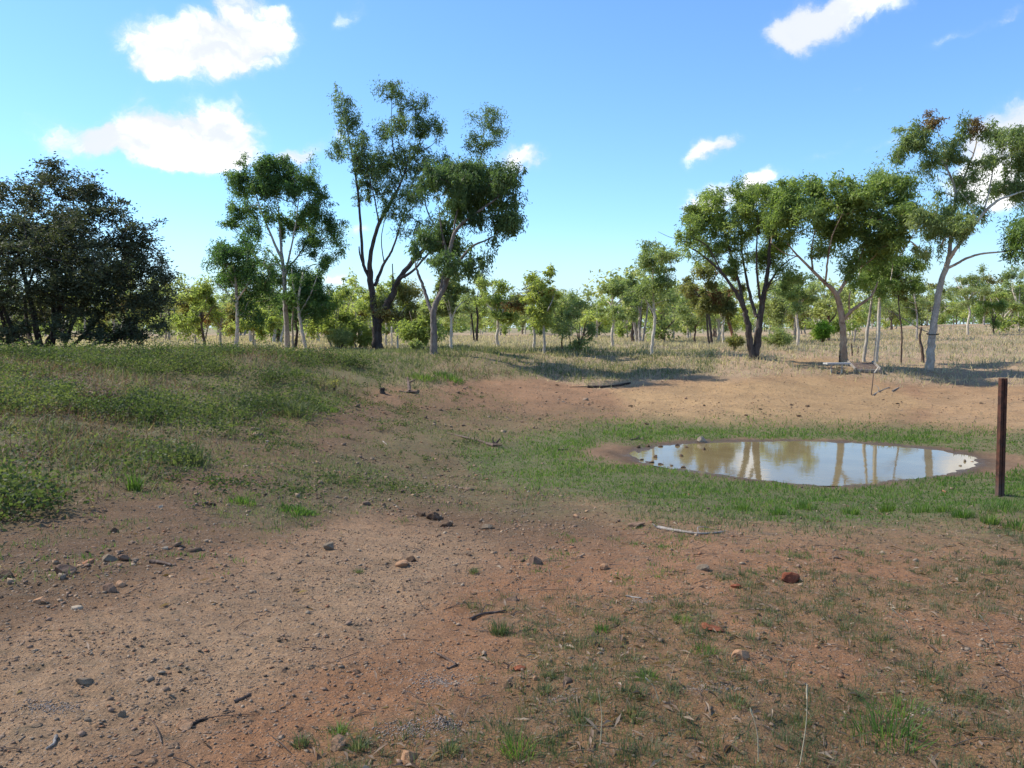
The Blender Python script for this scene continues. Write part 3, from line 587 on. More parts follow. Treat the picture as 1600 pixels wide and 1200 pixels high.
grow_tree('ironbark_tree', 'second tall tree with grey furrowed trunk and drooping crown leaning right', b, D, [(678, 525, 0, .18), (677, 490, 0, .16), (684, 468, 0, .145), (695, 448, 0, .12), (704, 421, 0, .12), (717, 408, 0, .08), (738, 385, 0, .06), (758, 376, 0, .04), (775, 368, 0, .02)],
          [[(676, 492, 0, .10), (670, 476, .2, .10), (662, 450, .4, .08), (655, 432, .5, .07), (649, 415, .5, .05)], [(695, 446, 0, .11), (702, 400, -.2, .10), (708, 371, -.3, .09), (721, 350, -.3, .08), (745, 332, -.3, .06), (779, 308, -.3, .03)],
           [(686, 466, .2, .10), (694, 425, .3, .09), (697, 395, .4, .07), (690, 360, .4, .04), (685, 320, .5, .02)], [(708, 371, -.3, .05), (715, 330, 0, .04), (735, 290, 0, .03), (752, 262, 0, .02)]],
          [(690, 285, 36, 24), (722, 272, 36, 22), (755, 275, 36, 22), (785, 275, 26, 22), (803, 290, 14, 26), (740, 305, 42, 22), (778, 312, 28, 20), (800, 335, 14, 26), (780, 345, 18, 18, 0, .8), (720, 330, 32, 18, .8), (692, 365, 28, 20), (665, 382, 24, 15, .5), (705, 385, 26, 16), (735, 352, 20, 14, 0, .6),
           (728, 410, 18, 18, 0, .9), (758, 412, 15, 12, 0, .9), (700, 405, 18, 14), (770, 372, 14, 10, 0, .6), (648, 395, 15, 12, 0, .6)], M['bark_greybrown'], M['leaf_ironbark'], 42000, .17, .045, 1.25, .40, 1.05, seed=8, depth=.8)

# right-hand group round the picnic spot
b = ground_at(1179, 560, dmin=26); D = b[1]
grow_tree('ironbark_tree', 'dark twin stemmed tree with wide crown left of the bench', b, D, [(1184, 530, 0, .20), (1187, 500, 0, .17), (1192, 467, 0, .14), (1199, 428, 0, .11), (1203, 382, 0, .08), (1206, 335, 0, .03)],
          [[(1176, 562, -.1, .18), (1171, 530, -.1, .16), (1168, 505, -.1, .15), (1161, 478, -.2, .12), (1146, 451, -.3, .08), (1123, 421, -.4, .06), (1096, 398, -.4, .045), (1070, 381, -.4, .025)], [(1163, 482, -.1, .09), (1154, 440, .2, .08), (1142, 398, .3, .06), (1128, 350, .3, .03)],
           [(1182, 495, 0, .09), (1172, 462, .3, .08), (1165, 428, .4, .06), (1158, 380, .5, .04), (1160, 330, .5, .02)], [(1192, 462, 0, .07), (1210, 430, -.3, .05), (1228, 410, -.3, .03), (1245, 400, -.3, .015)], [(1190, 480, 0, .07), (1184, 440, -.5, .06), (1182, 390, -.8, .04), (1185, 340, -.8, .02)],
           [(1130, 430, -.4, .04), (1105, 385, -.4, .03), (1078, 372, -.4, .02), (1052, 372, -.4, .012), (1028, 362, -.4, .008)]],
          [(1072, 362, 20, 18), (1086, 338, 22, 18), (1110, 318, 26, 20, 0, .8), (1104, 350, 30, 22), (1148, 322, 34, 24), (1115, 388, 30, 20), (1158, 362, 36, 28), (1192, 345, 34, 28), (1146, 415, 26, 14), (1213, 385, 30, 26), (1232, 432, 16, 20), (1190, 402, 26, 18), (1134, 296, 22, 12, 0, .55), (1175, 300, 26, 18), (1205, 300, 28, 20), (1082, 385, 14, 12), (1220, 345, 26, 26), (1240, 460, 10, 14, 0, .6)],
          M['bark_dark'], M['leaf_box'], 44000, .15, .042, .7, .38, .95, seed=9, depth=.85, prune=.14)
b = ground_at(1320, 570, dmin=24); D = b[1]
grow_tree('box_tree', 'broad crowned tan trunk tree standing right behind the bench', b, D, [(1318, 540, 0, .17), (1316, 497, 0, .155), (1306, 459, 0, .13), (1290, 443, 0, .09), (1268, 421, 0, .07), (1245, 398, 0, .05), (1230, 380, 0, .025)],
          [[(1318, 500, 0, .09), (1330, 486, -.2, .08), (1345, 475, -.2, .07), (1362, 462, -.2, .05), (1372, 440, -.2, .03)], [(1308, 462, 0, .09), (1322, 438, .2, .08), (1336, 420, .3, .06), (1350, 385, .3, .04), (1362, 340, .3, .02)], [(1270, 423, 0, .05), (1268, 390, .3, .04), (1275, 350, .3, .02)],
           [(1290, 444, 0, .05), (1293, 410, -.4, .045), (1300, 370, -.5, .03), (1318, 330, -.5, .02)], [(1336, 422, .3, .04), (1362, 405, .2, .035), (1390, 370, 0, .02)], [(1327, 487, -.2, .04), (1327, 465, -.4, .035), (1329, 455, -.4, .03)], [(1250, 402, 0, .03), (1225, 395, -.4, .02), (1205, 380, -.4, .012)]],
          [(1232, 303, 36, 22), (1268, 298, 32, 18), (1246, 338, 34, 26), (1284, 322, 36, 26), (1322, 304, 38, 24), (1360, 298, 38, 22), (1397, 302, 34, 26), (1345, 336, 42, 28), (1292, 358, 28, 22), (1390, 338, 36, 26), (1291, 390, 18, 16, 0, .8), (1426, 322, 22, 20), (1364, 372, 36, 24), (1330, 415, 22, 20, 0, .8), (1403, 372, 26, 24), (1220, 345, 20, 20), (1312, 362, 26, 18), (1232, 280, 16, 8, 0, .7), (1380, 282, 24, 10)],
          M['bark_tan'], M['leaf_box'], 52000, .17, .045, .8, .40, .95, seed=10, depth=.9, prune=.14)
b = ground_at(1368, 567, dmin=24); D = b[1]
grow_tree('box_tree', 'slim cream trunk tree behind the low wooden hatch', b, D, [(1372, 520, 0, .11), (1375, 460, 0, .09), (1380, 425, 0, .06), (1384, 395, 0, .03)], [[(1375, 462, 0, .05), (1392, 440, 0, .04), (1410, 425, 0, .02)], [(1376, 450, 0, .04), (1364, 428, 0, .03), (1350, 415, 0, .015)]],
          [(1368, 422, 32, 20), (1352, 408, 20, 18), (1396, 412, 28, 20), (1372, 392, 30, 18), (1410, 436, 24, 16), (1426, 412, 16, 14), (1345, 440, 18, 10), (1392, 450, 20, 9), (1425, 448, 14, 10)], M['bark_white'], M['leaf_box'], 20000, .16, .042, 1.0, .38, 1.1, seed=12)
b = ground_at(1350, 565, dmin=24); D = b[1]
grow_tree('box_tree', 'grey sapling leaning right between tan and cream trunks', b, D, [(1355, 520, 0, .085), (1361, 475, 0, .06), (1364, 440, 0, .03)], [], [(1362, 445, 18, 12), (1352, 432, 12, 10), (1374, 438, 10, 10)], M['bark_grey'], M['leaf_box'], 3500, seed=13, clump_r=.3)
b = ground_at(1408, 568, dmin=24); D = b[1]
grow_tree('dead_sapling', 'thin dark straight stem with few leaves between cream and white trunks', b, D, [(1409, 520, 0, .045), (1406, 494, 0, .04), (1403, 460, 0, .025), (1402, 440, 0, .012)], [[(1406, 500, 0, .02), (1396, 488, 0, .015), (1388, 480, 0, .008)]], [(1404, 450, 12, 12, 0, .5), (1412, 470, 8, 8, 0, .4)], M['wood_brown'], M['leaf_olive'], 900, seed=14, clump_r=.25)
b = ground_at(1452, 580, dmin=24); D = b[1]
grow_tree('white_gum', 'tall smooth white gum with open crown and long right limbs', b, D, [(1454, 550, 0, .20), (1457, 520, 0, .18), (1464, 474, 0, .155), (1468, 448, 0, .15), (1480, 413, 0, .13), (1484, 390, 0, .10), (1487, 344, 0, .08), (1493, 302, 0, .06), (1480, 264, 0, .045), (1462, 240, 0, .025), (1445, 225, 0, .012)],
          [[(1482, 405, 0, .10), (1492, 392, -.2, .09), (1510, 367, -.3, .085), (1537, 333, -.4, .07), (1560, 313, -.5, .055), (1590, 302, -.5, .04), (1625, 290, -.5, .02)], [(1478, 420, 0, .07), (1495, 412, -.2, .06), (1512, 403, -.3, .055), (1537, 396, -.4, .045), (1575, 392, -.5, .03), (1610, 380, -.5, .015)],
           [(1493, 302, 0, .05), (1505, 280, .2, .045), (1514, 258, .2, .04), (1524, 230, .2, .03), (1528, 200, .2, .015)], [(1537, 333, -.4, .04), (1545, 300, -.2, .035), (1552, 262, 0, .025), (1560, 225, 0, .012)], [(1480, 262, 0, .03), (1476, 230, .2, .02), (1460, 195, .2, .01)],
           [(1488, 340, 0, .03), (1470, 325, -.3, .025), (1450, 318, -.3, .015)], [(1452, 440, -.3, .04), (1432, 385, -.3, .04), (1420, 378, -.3, .03), (1405, 400, -.4, .02)][1:], [(1575, 392, -.5, .02), (1590, 410, -.5, .015), (1600, 422, -.5, .008)], [(1525, 345, -.4, .04), (1520, 372, -.5, .02)][:1] + [(1515, 320, -.5, .02), (1505, 305, -.5, .01)]],
          [(1428, 215, 24, 18, 0, .8), (1418, 238, 18, 16, 0, .8), (1450, 238, 20, 16, 0, .7), (1475, 212, 22, 16, 0, .7), (1492, 240, 22, 20, 0, .7), (1452, 262, 18, 16, 0, .6), (1552, 208, 26, 13), (1583, 214, 24, 15), (1605, 235, 20, 18), (1512, 283, 24, 16, 0, .7), (1508, 215, 16, 14, 0, .6), (1552, 250, 26, 16, 0, .6), (1530, 262, 18, 16, 0, .5), (1508, 312, 12, 14), (1575, 293, 26, 16, 0, .8), (1602, 290, 24, 20), (1533, 338, 14, 12, 0, .7),
           (1500, 360, 20, 20), (1472, 355, 22, 20), (1446, 342, 20, 16), (1478, 330, 16, 12), (1440, 388, 14, 16, 0, .8), (1458, 385, 12, 10, 0, .7), (1590, 262, 22, 14, 0, .7), (1480, 292, 12, 10, 0, .4)],
          M['bark_grey'], M['leaf_gum'], 34000, .17, .04, 1.2, .34, 1.05, seed=15, depth=.8, prune=.15, bark2=M['bark_white'], extra_crowns=[(M['leaf_rust'], [(1457, 188, 14, 15), (1521, 194, 16, 16)], 1500)])
D = 31
b = np.array([(1625 - 800) / F * D, D, 0.]); b[2] = terrain(b[0:1], b[1:2])[0]
grow_tree('gum_tree', 'tree mostly beyond the right edge with a leafy bough reaching in', b, D, [(1625, 520, 0, .14), (1622, 450, 0, .12), (1614, 400, 0, .08), (1606, 372, 0, .04)], [[(1622, 452, 0, .06), (1640, 400, 0, .05), (1660, 350, 0, .03)]],
          [(1588, 358, 14, 12), (1590, 382, 18, 15), (1612, 365, 24, 24), (1650, 350, 40, 40)], M['bark_grey'], M['leaf_deep'], 9000, seed=16)

def mid_tree(name, label, px, py, top, hw, bark, leaf, n=5000, cx=None, cb=.38, stems=1, tr=.09, L=.2, W=.06, seed=0, dmin=30, dens=1.0, clump=.4, group=None, cat='tree', D=None, lean=0):
    """a middle-distance tree: foot at (px, py), top at row `top`, crown half width hw"""
    rg = np.random.default_rng(seed + 100)
    if D: b = np.array([(px - 800) / F * D, D, 0.]); b[2] = terrain(b[0:1], b[1:2])[0]
    else: b = ground_at(px, py, dmin=dmin)
    D = b[1]; cx = px if cx is None else cx; H = py - top; cy0 = py - H * cb; hh = (cy0 - top) / 2; cyc = top + hh
    fork = py - H * cb * (.8 + .4 * rg.random())
    lim = []
    for i in range(3 + rg.integers(0, 3)):
        a = rg.uniform(-.8, .8); lim.append([(px + (cx - px) * .5, fork, 0, tr * .6), (px + (cx - px) * .7 + a * hw * .4, fork - (fork - cyc) * .5, rg.normal(0, .3), tr * .45), (cx + a * hw, cyc + rg.uniform(-.5, .3) * hh, rg.normal(0, .5), tr * .15)])
    trunk = [(px + (cx - px) * .1 + rg.normal(0, 1), py - (py - fork) * .35, 0, tr), (px + (cx - px) * .3 + rg.normal(0, 1.5), py - (py - fork) * .7, 0, tr * .9), (px + (cx - px) * .5, fork, 0, tr * .8), (cx + rg.normal(0, 2), cyc, 0, tr * .4)]
    for i in range(1, stems):
        dx = rg.uniform(4, 9) * (-1) ** i; lim.append([(px + dx * .6, py + 1, .3, tr * .8), (px + dx, py - (py - fork) * .5, .3, tr * .7), (px + dx * 1.5, fork, .3, tr * .55), (cx + dx * 2, cyc, .3, tr * .2)])
    ms = []
    for i in range(10 + rg.integers(0, 5)):
        a = rg.uniform(0, 2 * math.pi); q = rg.random() ** .5
        mx = cx + math.cos(a) * q * hw * 1.0; my = cyc + math.sin(a) * q * hh * 1.0 + abs(mx - cx) / hw * hh * .25; ms.append((mx, my, hw * rg.uniform(.16, .40), hh * rg.uniform(.12, .28), rg.normal(0, hw * D / F * .4)))
    return grow_tree(name, label, b, D, trunk, lim, ms, bark, leaf, int(n * .8), L, W, .7, clump, dens * .75, cat, group, seed + 200, depth=.9, prune=.12)

MID = [
    ('gum_tree', 'slender white stem tree just right of the big dark tree', 305, 545, 452, 26, 'bark_white', 'leaf_olive', 5000, dict(tr=.07)),
    ('gum_tree', 'dark stem bushy tree second right of the big dark tree', 318, 550, 446, 34, 'wood_brown', 'leaf_lime', 7000, dict(tr=.08, cx=312)),
    ('gum_tree', 'broad olive tree behind the small leafy gum', 345, 541, 470, 28, 'bark_grey', 'leaf_olive', 5000, dict(tr=.08)),
    ('gum_tree', 'pale leaning stem tree under the small leafy gum', 398, 544, 475, 30, 'bark_white', 'leaf_lime', 5500, dict(tr=.08, cx=392)),
    ('gum_tree', 'dark stem tree behind the white trunks of the domed gum', 462, 546, 432, 32, 'bark_dark', 'leaf_deep', 7000, dict(tr=.10)),
    ('gum_tree', 'lime green bushy tree left of the tallest tree', 525, 546, 436, 34, 'bark_grey', 'leaf_lime', 11000, dict(tr=.09, cb=.2, stems=2)),
    ('gum_tree', 'lime green tree touching the tallest tree on its left', 562, 545, 455, 34, 'bark_white', 'leaf_lime', 12000, dict(tr=.09, cb=.15, stems=3)),
    ('gum_tree', 'yellow green tree seen through the fork of the tallest tree', 603, 542, 425, 36, 'bark_white', 'leaf_lime', 7500, dict(tr=.09, cb=.4)),
    ('gum_tree', 'rusty leaved tree with white branch between the two tall trees', 621, 548, 440, 30, 'bark_white', 'leaf_olive', 6500, dict(tr=.06, cb=.45)),
    ('gum_tree', 'bushy dense tree directly left of the grey furrowed trunk', 655, 547, 470, 28, 'wood_brown', 'leaf_lime', 9000, dict(tr=.08, cb=.15, stems=2)),
    ('gum_tree', 'white stemmed tree close right of the grey furrowed trunk', 705, 546, 430, 28, 'bark_white', 'leaf_pale', 6000, dict(tr=.08, cb=.45)),
    ('gum_tree', 'two black stems under an open crown in the dry grass', 745, 534, 425, 30, 'wood_dark', 'leaf_pale', 6000, dict(tr=.12, cb=.45, stems=2, dmin=40)),
    ('gum_tree', 'white forked tree with rounded yellow green crown in open plain', 778, 543, 430, 38, 'bark_white', 'leaf_lime', 9500, dict(tr=.12, cb=.42)),
    ('gum_tree', 'white stem under the broad crown in the middle of the plain', 834, 545, 438, 28, 'bark_white', 'leaf_olive', 7000, dict(tr=.09, cb=.42)),
    ('gum_tree', 'thin straight dark foot stem sharing the broad middle crown', 850, 553, 432, 28, 'bark_grey', 'leaf_lime', 7500, dict(tr=.08, cb=.45)),
    ('gum_tree', 'small sparse sapling right of the broad middle crown', 878, 548, 468, 20, 'wood_brown', 'leaf_pale', 2200, dict(tr=.05, cb=.4)),
    ('gum_tree', 'low bushy grey green tree with foliage to the ground', 905, 550, 470, 24, 'wood_brown', 'leaf_pale', 2600, dict(tr=.05, cb=.12, stems=2)),
    ('gum_tree', 'white Y forked tree alone at the left of the centre grove', 957, 543, 440, 30, 'bark_white', 'leaf_gum', 6500, dict(tr=.10, cb=.5)),
    ('gum_tree', 'cluster of grey stems under a dense centre crown', 1000, 535, 432, 36, 'bark_grey', 'leaf_gum', 10000, dict(tr=.13, cb=.4, stems=5, dmin=40)),
    ('gum_tree', 'small round tree with dark crooked stem in pale grass', 1086, 538, 476, 26, 'wood_brown', 'leaf_pale', 3500, dict(tr=.08, cb=.4, dmin=36)),
    ('gum_tree', 'white stemmed tree behind left of the dark twin stem tree', 1130, 538, 440, 32, 'bark_white', 'leaf_gum', 5500, dict(tr=.10, cb=.45)),
    ('gum_tree', 'rusty red trunk tree left of the dark twin stem tree', 1147, 545, 412, 42, 'bark_red', 'leaf_olive', 9500, dict(tr=.11, cb=.45, cx=1120)),
    ('gum_tree', 'olive tree whose crown fills beneath the twin stem crown', 1112, 539, 425, 40, 'bark_dark', 'leaf_olive', 8500, dict(tr=.10, cb=.5, stems=2, cx=1100)),
    ('gum_tree', 'cream crooked stem tree between the twin stem tree and bright shrub', 1246, 541, 425, 34, 'bark_white', 'leaf_gum', 6500, dict(tr=.10, cb=.5, cx=1252)),
    ('gum_tree', 'pale tree behind right of the dark twin stem tree', 1222, 538, 430, 32, 'bark_grey', 'leaf_pale', 6500, dict(tr=.09, cb=.4)),
    ('gum_tree', 'pale tree directly left of the white gum trunk in grass', 1432, 531, 425, 30, 'bark_grey', 'leaf_pale', 6000, dict(tr=.09, cb=.4, dmin=40)),
    ('gum_tree', 'pale round tree right of the white gum trunk', 1512, 524, 412, 40, 'bark_white', 'leaf_pale', 9500, dict(tr=.12, cb=.42, dmin=45)),
    ('gum_tree', 'low drooping dark tree hanging below the long right limb', 1552, 522, 462, 22, 'bark_dark', 'leaf_box', 5000, dict(tr=.08, cb=.3, dmin=45)),
    ('gum_tree', 'bushy tree at the right edge on the rise', 1592, 520, 418, 32, 'bark_white', 'leaf_gum', 7000, dict(tr=.11, cb=.4, dmin=45)),
]
for i, (nm, lb, px, py, top, hw, bk, lf, n, kw) in enumerate(MID):
    mid_tree(nm, lb, px, py, top, hw, M[bk], M[lf], n, seed=i * 7 + 1, **kw)

b = ground_at(1018, 555, dmin=28)
grow_tree('gum_tree', 'tall slim white gum leaning right with a small tufted top', b, b[1], [(1020, 530, 0, .09), (1023, 500, 0, .08), (1021, 470, 0, .07), (1020, 435, 0, .05), (1024, 405, 0, .03)], [[(1022, 490, 0, .045), (1008, 468, 0, .04), (990, 455, 0, .025)], [(1021, 455, 0, .04), (1033, 435, 0, .03), (1044, 420, 0, .015)]],
          [(1018, 398, 20, 13), (1036, 398, 18, 12), (1012, 415, 14, 10), (1048, 408, 9, 14), (1030, 420, 12, 9), (1040, 440, 16, 11), (1018, 446, 16, 10), (1000, 452, 14, 9), (1046, 458, 10, 8)], M['bark_white'], M['leaf_gum'], 8500, .16, .045, .9, .36, .9, seed=61, prune=.1)
def shrub(name, label, px, py, top, hw, leaf, n, seed, L=.1, W=.035, stems=7, droop=-.4, bark=None, D=None, flare=.5, group=None, dmin=10, cat='shrub'):
    rg = np.random.default_rng(seed)
    b = ground_at(px, py, dmin=dmin); D = b[1]; s = D / F; H = (py - top) * s; Wd = hw * s
    root = empty(name, b, label, cat, group); t = Tubes(); tips = []
    for i in range(stems):
        a = rg.uniform(0, 2 * math.pi); q = rg.random() ** .5; tip = b + np.array([math.cos(a) * Wd * q * .8, math.sin(a) * Wd * q * .8, H * (.95 - .45 * q)])
        mid = b + (tip - b) * .45 + np.array([0, 0, H * .05]); P, r_ = smooth_path([b - [0, 0, .05], mid, tip], [.02, .014, .006], 3); t.add(P, r_ * max(.4, H / 1.5), 5); tips += [tip, mid * .4 + tip * .6, mid]
    obj('stems', t.mesh('stems', bark or M['wood_brown'], b), root)
    if n: obj('foliage', crown_mesh('foliage', np.array(tips), np.full(len(tips), max(.05, Wd * .33)), n / len(tips), L, W, droop, leaf, b, rg, rg.random(len(tips)) * .4 + .3), root)
    return root
shrub('green_shrub', 'bright green shrub in dry grass left of the tan trunk', 1285, 537, 500, 21, M['leaf_bright'], 3600, 31, .14, .05, 16, dmin=30)
shrub('grey_shrub', 'dusky grey green bush at the foot of the lime trees', 532, 547, 508, 24, M['leaf_pale'], 2400, 32, .13, .04, 16, dmin=27)
shrub('olive_shrub', 'low olive bush at the foot of the rusty red trunk', 1148, 547, 522, 17, M['leaf_olive'], 2500, 33, .12, .035, 10, dmin=27)
shrub('olive_shrub', 'small leafy bush left of the grey furrowed trunk', 650, 551, 525, 10, M['leaf_pale'], 600, 34, .12, .04, 8, dmin=27)
shrub('olive_shrub', 'wide grey green bush right of the twin stem tree', 1215, 545, 515, 26, M['leaf_pale'], 3200, 35, .12, .035, 10, dmin=29)
shrub('dead_weed', 'leggy dead weed with purple brown stems on the bank', 523, 612, 585, 12, M['leaf_olive'], 130, 36, .06, .015, 14, dmin=14, cat='plant')
shrub('dead_weed', 'thin upright dead weed low on the left slope', 365, 672, 632, 6, M['leaf_olive'], 40, 37, .05, .012, 4, dmin=10, cat='plant')
shrub('dead_weed', 'bare tangle of dead stems in weeds at upper left', 155, 640, 595, 45, M['litter'], 400, 38, .07, .012, 46, dmin=10, cat='plant')

# ------------------------------------------------------------------ far trees: copies of a few kinds, then the wood behind
protos = []
for i in range(8):
    lf = ['leaf_pale', 'leaf_lime', 'leaf_gum', 'leaf_olive', 'leaf_pale', 'leaf_lime', 'leaf_gum', 'leaf_pale'][i]; bk = ['bark_white', 'bark_white', 'wood_brown', 'bark_grey', 'bark_grey', 'bark_white', 'bark_white', 'wood_brown'][i]
    r0 = mid_tree('distant_gum', 'x', 800, 533, 436 + (i % 3) * 8, 34 + (i * 5) % 14, M[bk], M[lf], 2600, seed=400 + i * 3, D=70, tr=.13, L=.30, W=.12, clump=.62, cb=.32 - .08 * (i % 3), stems=1 + (i % 3 == 1))
    protos.append(r0)
def copy_tree(r0, loc, sc, rz):
    r = r0.copy(); C.objects.link(r); r.location = loc; r.scale = (sc,) * 3; r.rotation_euler = (0, 0, rz)
    for ch in r0.children: c = ch.copy(); C.objects.link(c); c.parent = r
    return r
k = 0; rg = np.random.default_rng(77); used = set()
spots = []
for i in range(160):
    px = -160 + (i * 1960 / 160) + rg.normal(0, 8); D = rg.choice([62, 75, 90, 110, 135, 160]) * rg.uniform(.92, 1.1)
    if D < 85 and (640 < px < 960 or px > 1330 and rg.random() < .6): D *= 1.7
    spots.append((px, D, rg.uniform(.8, 1.35) * (1.0 if D < 90 else 1.05)))
for (px, D, sc) in spots:
    i = k % 8; x0 = (px - 800) / F * D; zz = float(terrain(np.array([x0]), np.array([D]))[0])
    if i not in used: r = protos[i]; used.add(i); r.location = (x0, D, zz - .05); r.scale = (sc,) * 3; r.rotation_euler = (0, 0, rg.uniform(0, 6))
    else: r = copy_tree(protos[i], (x0, D, zz - .05), sc, rg.uniform(0, 6))
    far = D > 100
    r['label'] = 'distant pale green gum in the far treeline' if far else 'small gum standing among others in the middle distance'
    r['group'] = 'far treeline gums' if far else 'middle distance gums beyond the named trees'; r['category'] = 'tree'; k += 1
# wood beyond: too far to tell the trees apart
rg = np.random.default_rng(9); cl = []; cr = []; tint = []
for i in range(620):
    a = rg.uniform(-.95, .95); D = rg.uniform(165, 330); x0 = math.sin(a) * D; y0 = math.cos(a) * D; z0 = float(terrain(np.array([x0]), np.array([y0]))[0]); Ht = rg.uniform(3.8, 7.8); 
    q = norm(rg.normal(0, 1, (16, 3))) * (rg.random(16) ** .4)[:, None]
    cl.append(np.array([x0, y0, z0 + Ht * .47]) + q * np.array([Ht * .42, Ht * .42, Ht * .50])); cr.append(np.full(16, 1.1)); tint.append(np.full(16, rg.uniform(.2, .8)))
me = crown_mesh('far_woodland', np.concatenate(cl), np.concatenate(cr), 9, .9, .45, .3, M['leaf_gum'], (0, 0, 0), rg, np.concatenate(tint))
tag(obj('far_woodland', me), 'far band of pale green woodland along the horizon', 'woodland', kind='stuff')

# ------------------------------------------------------------------ ground cover
def sample(n, dmin, dmax, amin=-36, amax=36, power=1.0, rg=rng):
    D = np.exp(rg.uniform(math.log(dmin), math.log(dmax), n)) if power == 0 else (rg.uniform(dmin ** power, dmax ** power, n)) ** (1 / power)
    a = np.radians(rg.uniform(amin, amax, n)); return D * np.sin(a), D * np.cos(a)
def pick(x, y, key, rg, thr=None, gain=1.0):
    z = terrain(x, y); Z, u, v, d, r = zones(x, y, z); wgt = (Z[key] if isinstance(key, str) else key(Z, u, v, d, r, x, y)) * gain
    m = (rg.random(len(x)) < wgt) & (d > .12); return x[m], y[m], z[m], wgt[m]
def blades(name, x, y, z, h, wdt, lean, mt, rg, tint=None, seg=1, face=None):
    n = len(x); a = rg.uniform(0, 2 * math.pi, n); ll = rg.normal(0, 1, n) * lean; h = h * (.6 + .8 * rg.random(n)); b = np.stack([x, y, z - .01], 1)
    side = np.stack([np.cos(a), np.sin(a), 0 * a], 1) * (wdt * (.7 + .6 * rg.random(n)))[:, None] * .5
    fa_ = rg.uniform(0, 2 * math.pi, n) if face is None else face + rg.normal(0, .5, n); fw = np.stack([np.cos(fa_), np.sin(fa_), 0 * a], 1) * (np.abs(ll) * h)[:, None]; up = np.array([0, 0, 1.])[None] * h[:, None]
    tip = b + fw + up * (1 - .25 * np.minimum(1, np.abs(ll)))[:, None]
    if seg == 1:
        V = np.stack([b - side, b + side, tip + side * .25, tip - side * .25], 1).reshape(-1, 3); Fq = np.arange(4 * n).reshape(-1, 4); k = 4
    else:
        mid = b + fw * .3 + up * .6
        V = np.stack([b - side, b + side, mid + side * .8, mid - side * .8, tip], 1).reshape(-1, 3); o = np.arange(n)[:, None] * 5
        Fq = [o + np.array([[0, 1, 2, 3]]), o + np.array([[3, 2, 4]])]; k = 5
    t = np.clip((tint if tint is not None else .5) + rg.normal(0, .22, n), 0, 1)
    return new_mesh(name, V, Fq, mt, np.repeat(t, k))
# short green turf round the pond
rg = np.random.default_rng(21)
x, y = sample(190000, 7.5, 27, -14, 38, 1.6, rg)
x, y, z, wg = pick(x, y, lambda Z, u, v, d, r, x, y: Z['lush'] ** 1.3 * (.65 + .35 * sstep(.36, .58, fbm(x * 2.1, y * 2.1, 4))), rg); D_ = np.hypot(x, y); pt = fbm(x * 1.2, y * 1.2, 3)
tag(obj('green_grass', blades('green_grass', x, y, z, .028 + .0014 * D_ * (pt > .5) + .02 * pt, .006 + .0008 * D_, .8, M['blade_lush'], rg, .15 + .7 * pt)), 'short bright green turf ringing the pond', 'grass', kind='stuff')
# thin green flush further out and in the gully
x, y = sample(150000, 6, 27, -38, 38, 1.2, rg)
x, y, z, wg = pick(x, y, lambda Z, u, v, d, r, x, y: Z['lush2'] * sstep(.46, .62, fbm(x * 1.3 + 5, y * 1.3, 4)) * (1 - Z['lush']) * (.35 + .65 * sstep(600, 900, u)) + Z['fringe'] * .9 * sstep(.44, .60, fbm(x * .8 + 15, y * .8, 4)), rg)
D_ = np.hypot(x, y)
tag(obj('sparse_grass', blades('sparse_grass', x, y, z, .05 + 0 * x, .006 + .0006 * D_, .7, M['blade_grey'], rg, .45, 1)), 'thin patchy grass on the brown slope before the pond', 'grass', kind='stuff')
# leafy weeds on the left bank
x, y = sample(9500, 8, 29, -40, -4, 1.3, rg)
x, y, z, wg = pick(x, y, 'weeds', rg); n = len(x); D_ = np.hypot(x, y); pt = fbm(x * .6 + 4, y * .6, 4)
keep = rg.random(n) < sstep(.18, .40, fbm(x * .45, y * .45 + 9, 3)) ; x, y, z, D_, pt = x[keep], y[keep], z[keep], D_[keep], pt[keep]; n = len(x)
hh = .03 + .24 * sstep(.38, .62, pt) + .05 * rg.random(n)
me = crown_mesh('leafy_weeds', np.stack([x, y, z + hh * .55], 1), np.maximum(.10, hh) * (.7 + .5 * rg.random(n)), 20, .053, .028, -.1, M['leaf_weed'], (0, 0, 0), rg, np.clip(.1 + 1.25 * (fbm(x * .8, y * .8, 3) - .2), 0, 1), squash=.75)
xf, yf = sample(5200, 8, 27, -38, -2, 1.3, rg)
xf, yf, zf, wf = pick(xf, yf, lambda Z, u, v, d, r, x, y: Z['fringe'] * (1 - Z['weeds']) * sstep(.50, .62, fbm(x * .7 + 33, y * .7, 4)), rg)
mf = crown_mesh('creeping_weeds', np.stack([xf, yf, zf + .03], 1), .07 + .09 * rg.random(len(xf)), 14, .045, .02, -.1, M['leaf_weed'], (0, 0, 0), rg, np.full(len(xf), .35), squash=.45)
tag(obj('creeping_weeds', mf), 'sparse low weeds thinning out down the stony slope', 'weeds', kind='stuff')
tag(obj('leafy_weeds', me), 'mat of leafy green weeds covering the left bank', 'weeds', kind='stuff')
x, y = sample(120000, 7, 42, -40, 14, 1.2, rg)
x, y, z, wg = pick(x, y, lambda Z, u, v, d, r, x, y: np.clip(Z['weeds'] * .65 * sstep(.46, .60, fbm(x * .9, y * .9 + 3, 3)) + Z['crest'] * (.35 + .65 * sstep(.42, .58, fbm(x * .9, y * .9 + 3, 3))), 0, 1), rg); D_ = np.hypot(x, y)
tag(obj('bank_grass', blades('bank_grass', x, y, z, .11 + .08 * rg.random(len(x)), .006 + .0007 * D_, .85, M['blade_grey'], rg, .6)), 'wispy grey green grass among the weeds on the bank', 'grass', kind='stuff')
x, y = sample(34000, 7, 30, -40, 0, 1.2, rg)
x, y, z, wg = pick(x, y, lambda Z, u, v, d, r, x, y: np.clip(Z['weeds'] + Z['crest'] * .5, 0, 1) * sstep(.42, .60, fbm(x * .55 + 40, y * .55 + 3, 3)), rg); D_ = np.hypot(x, y)
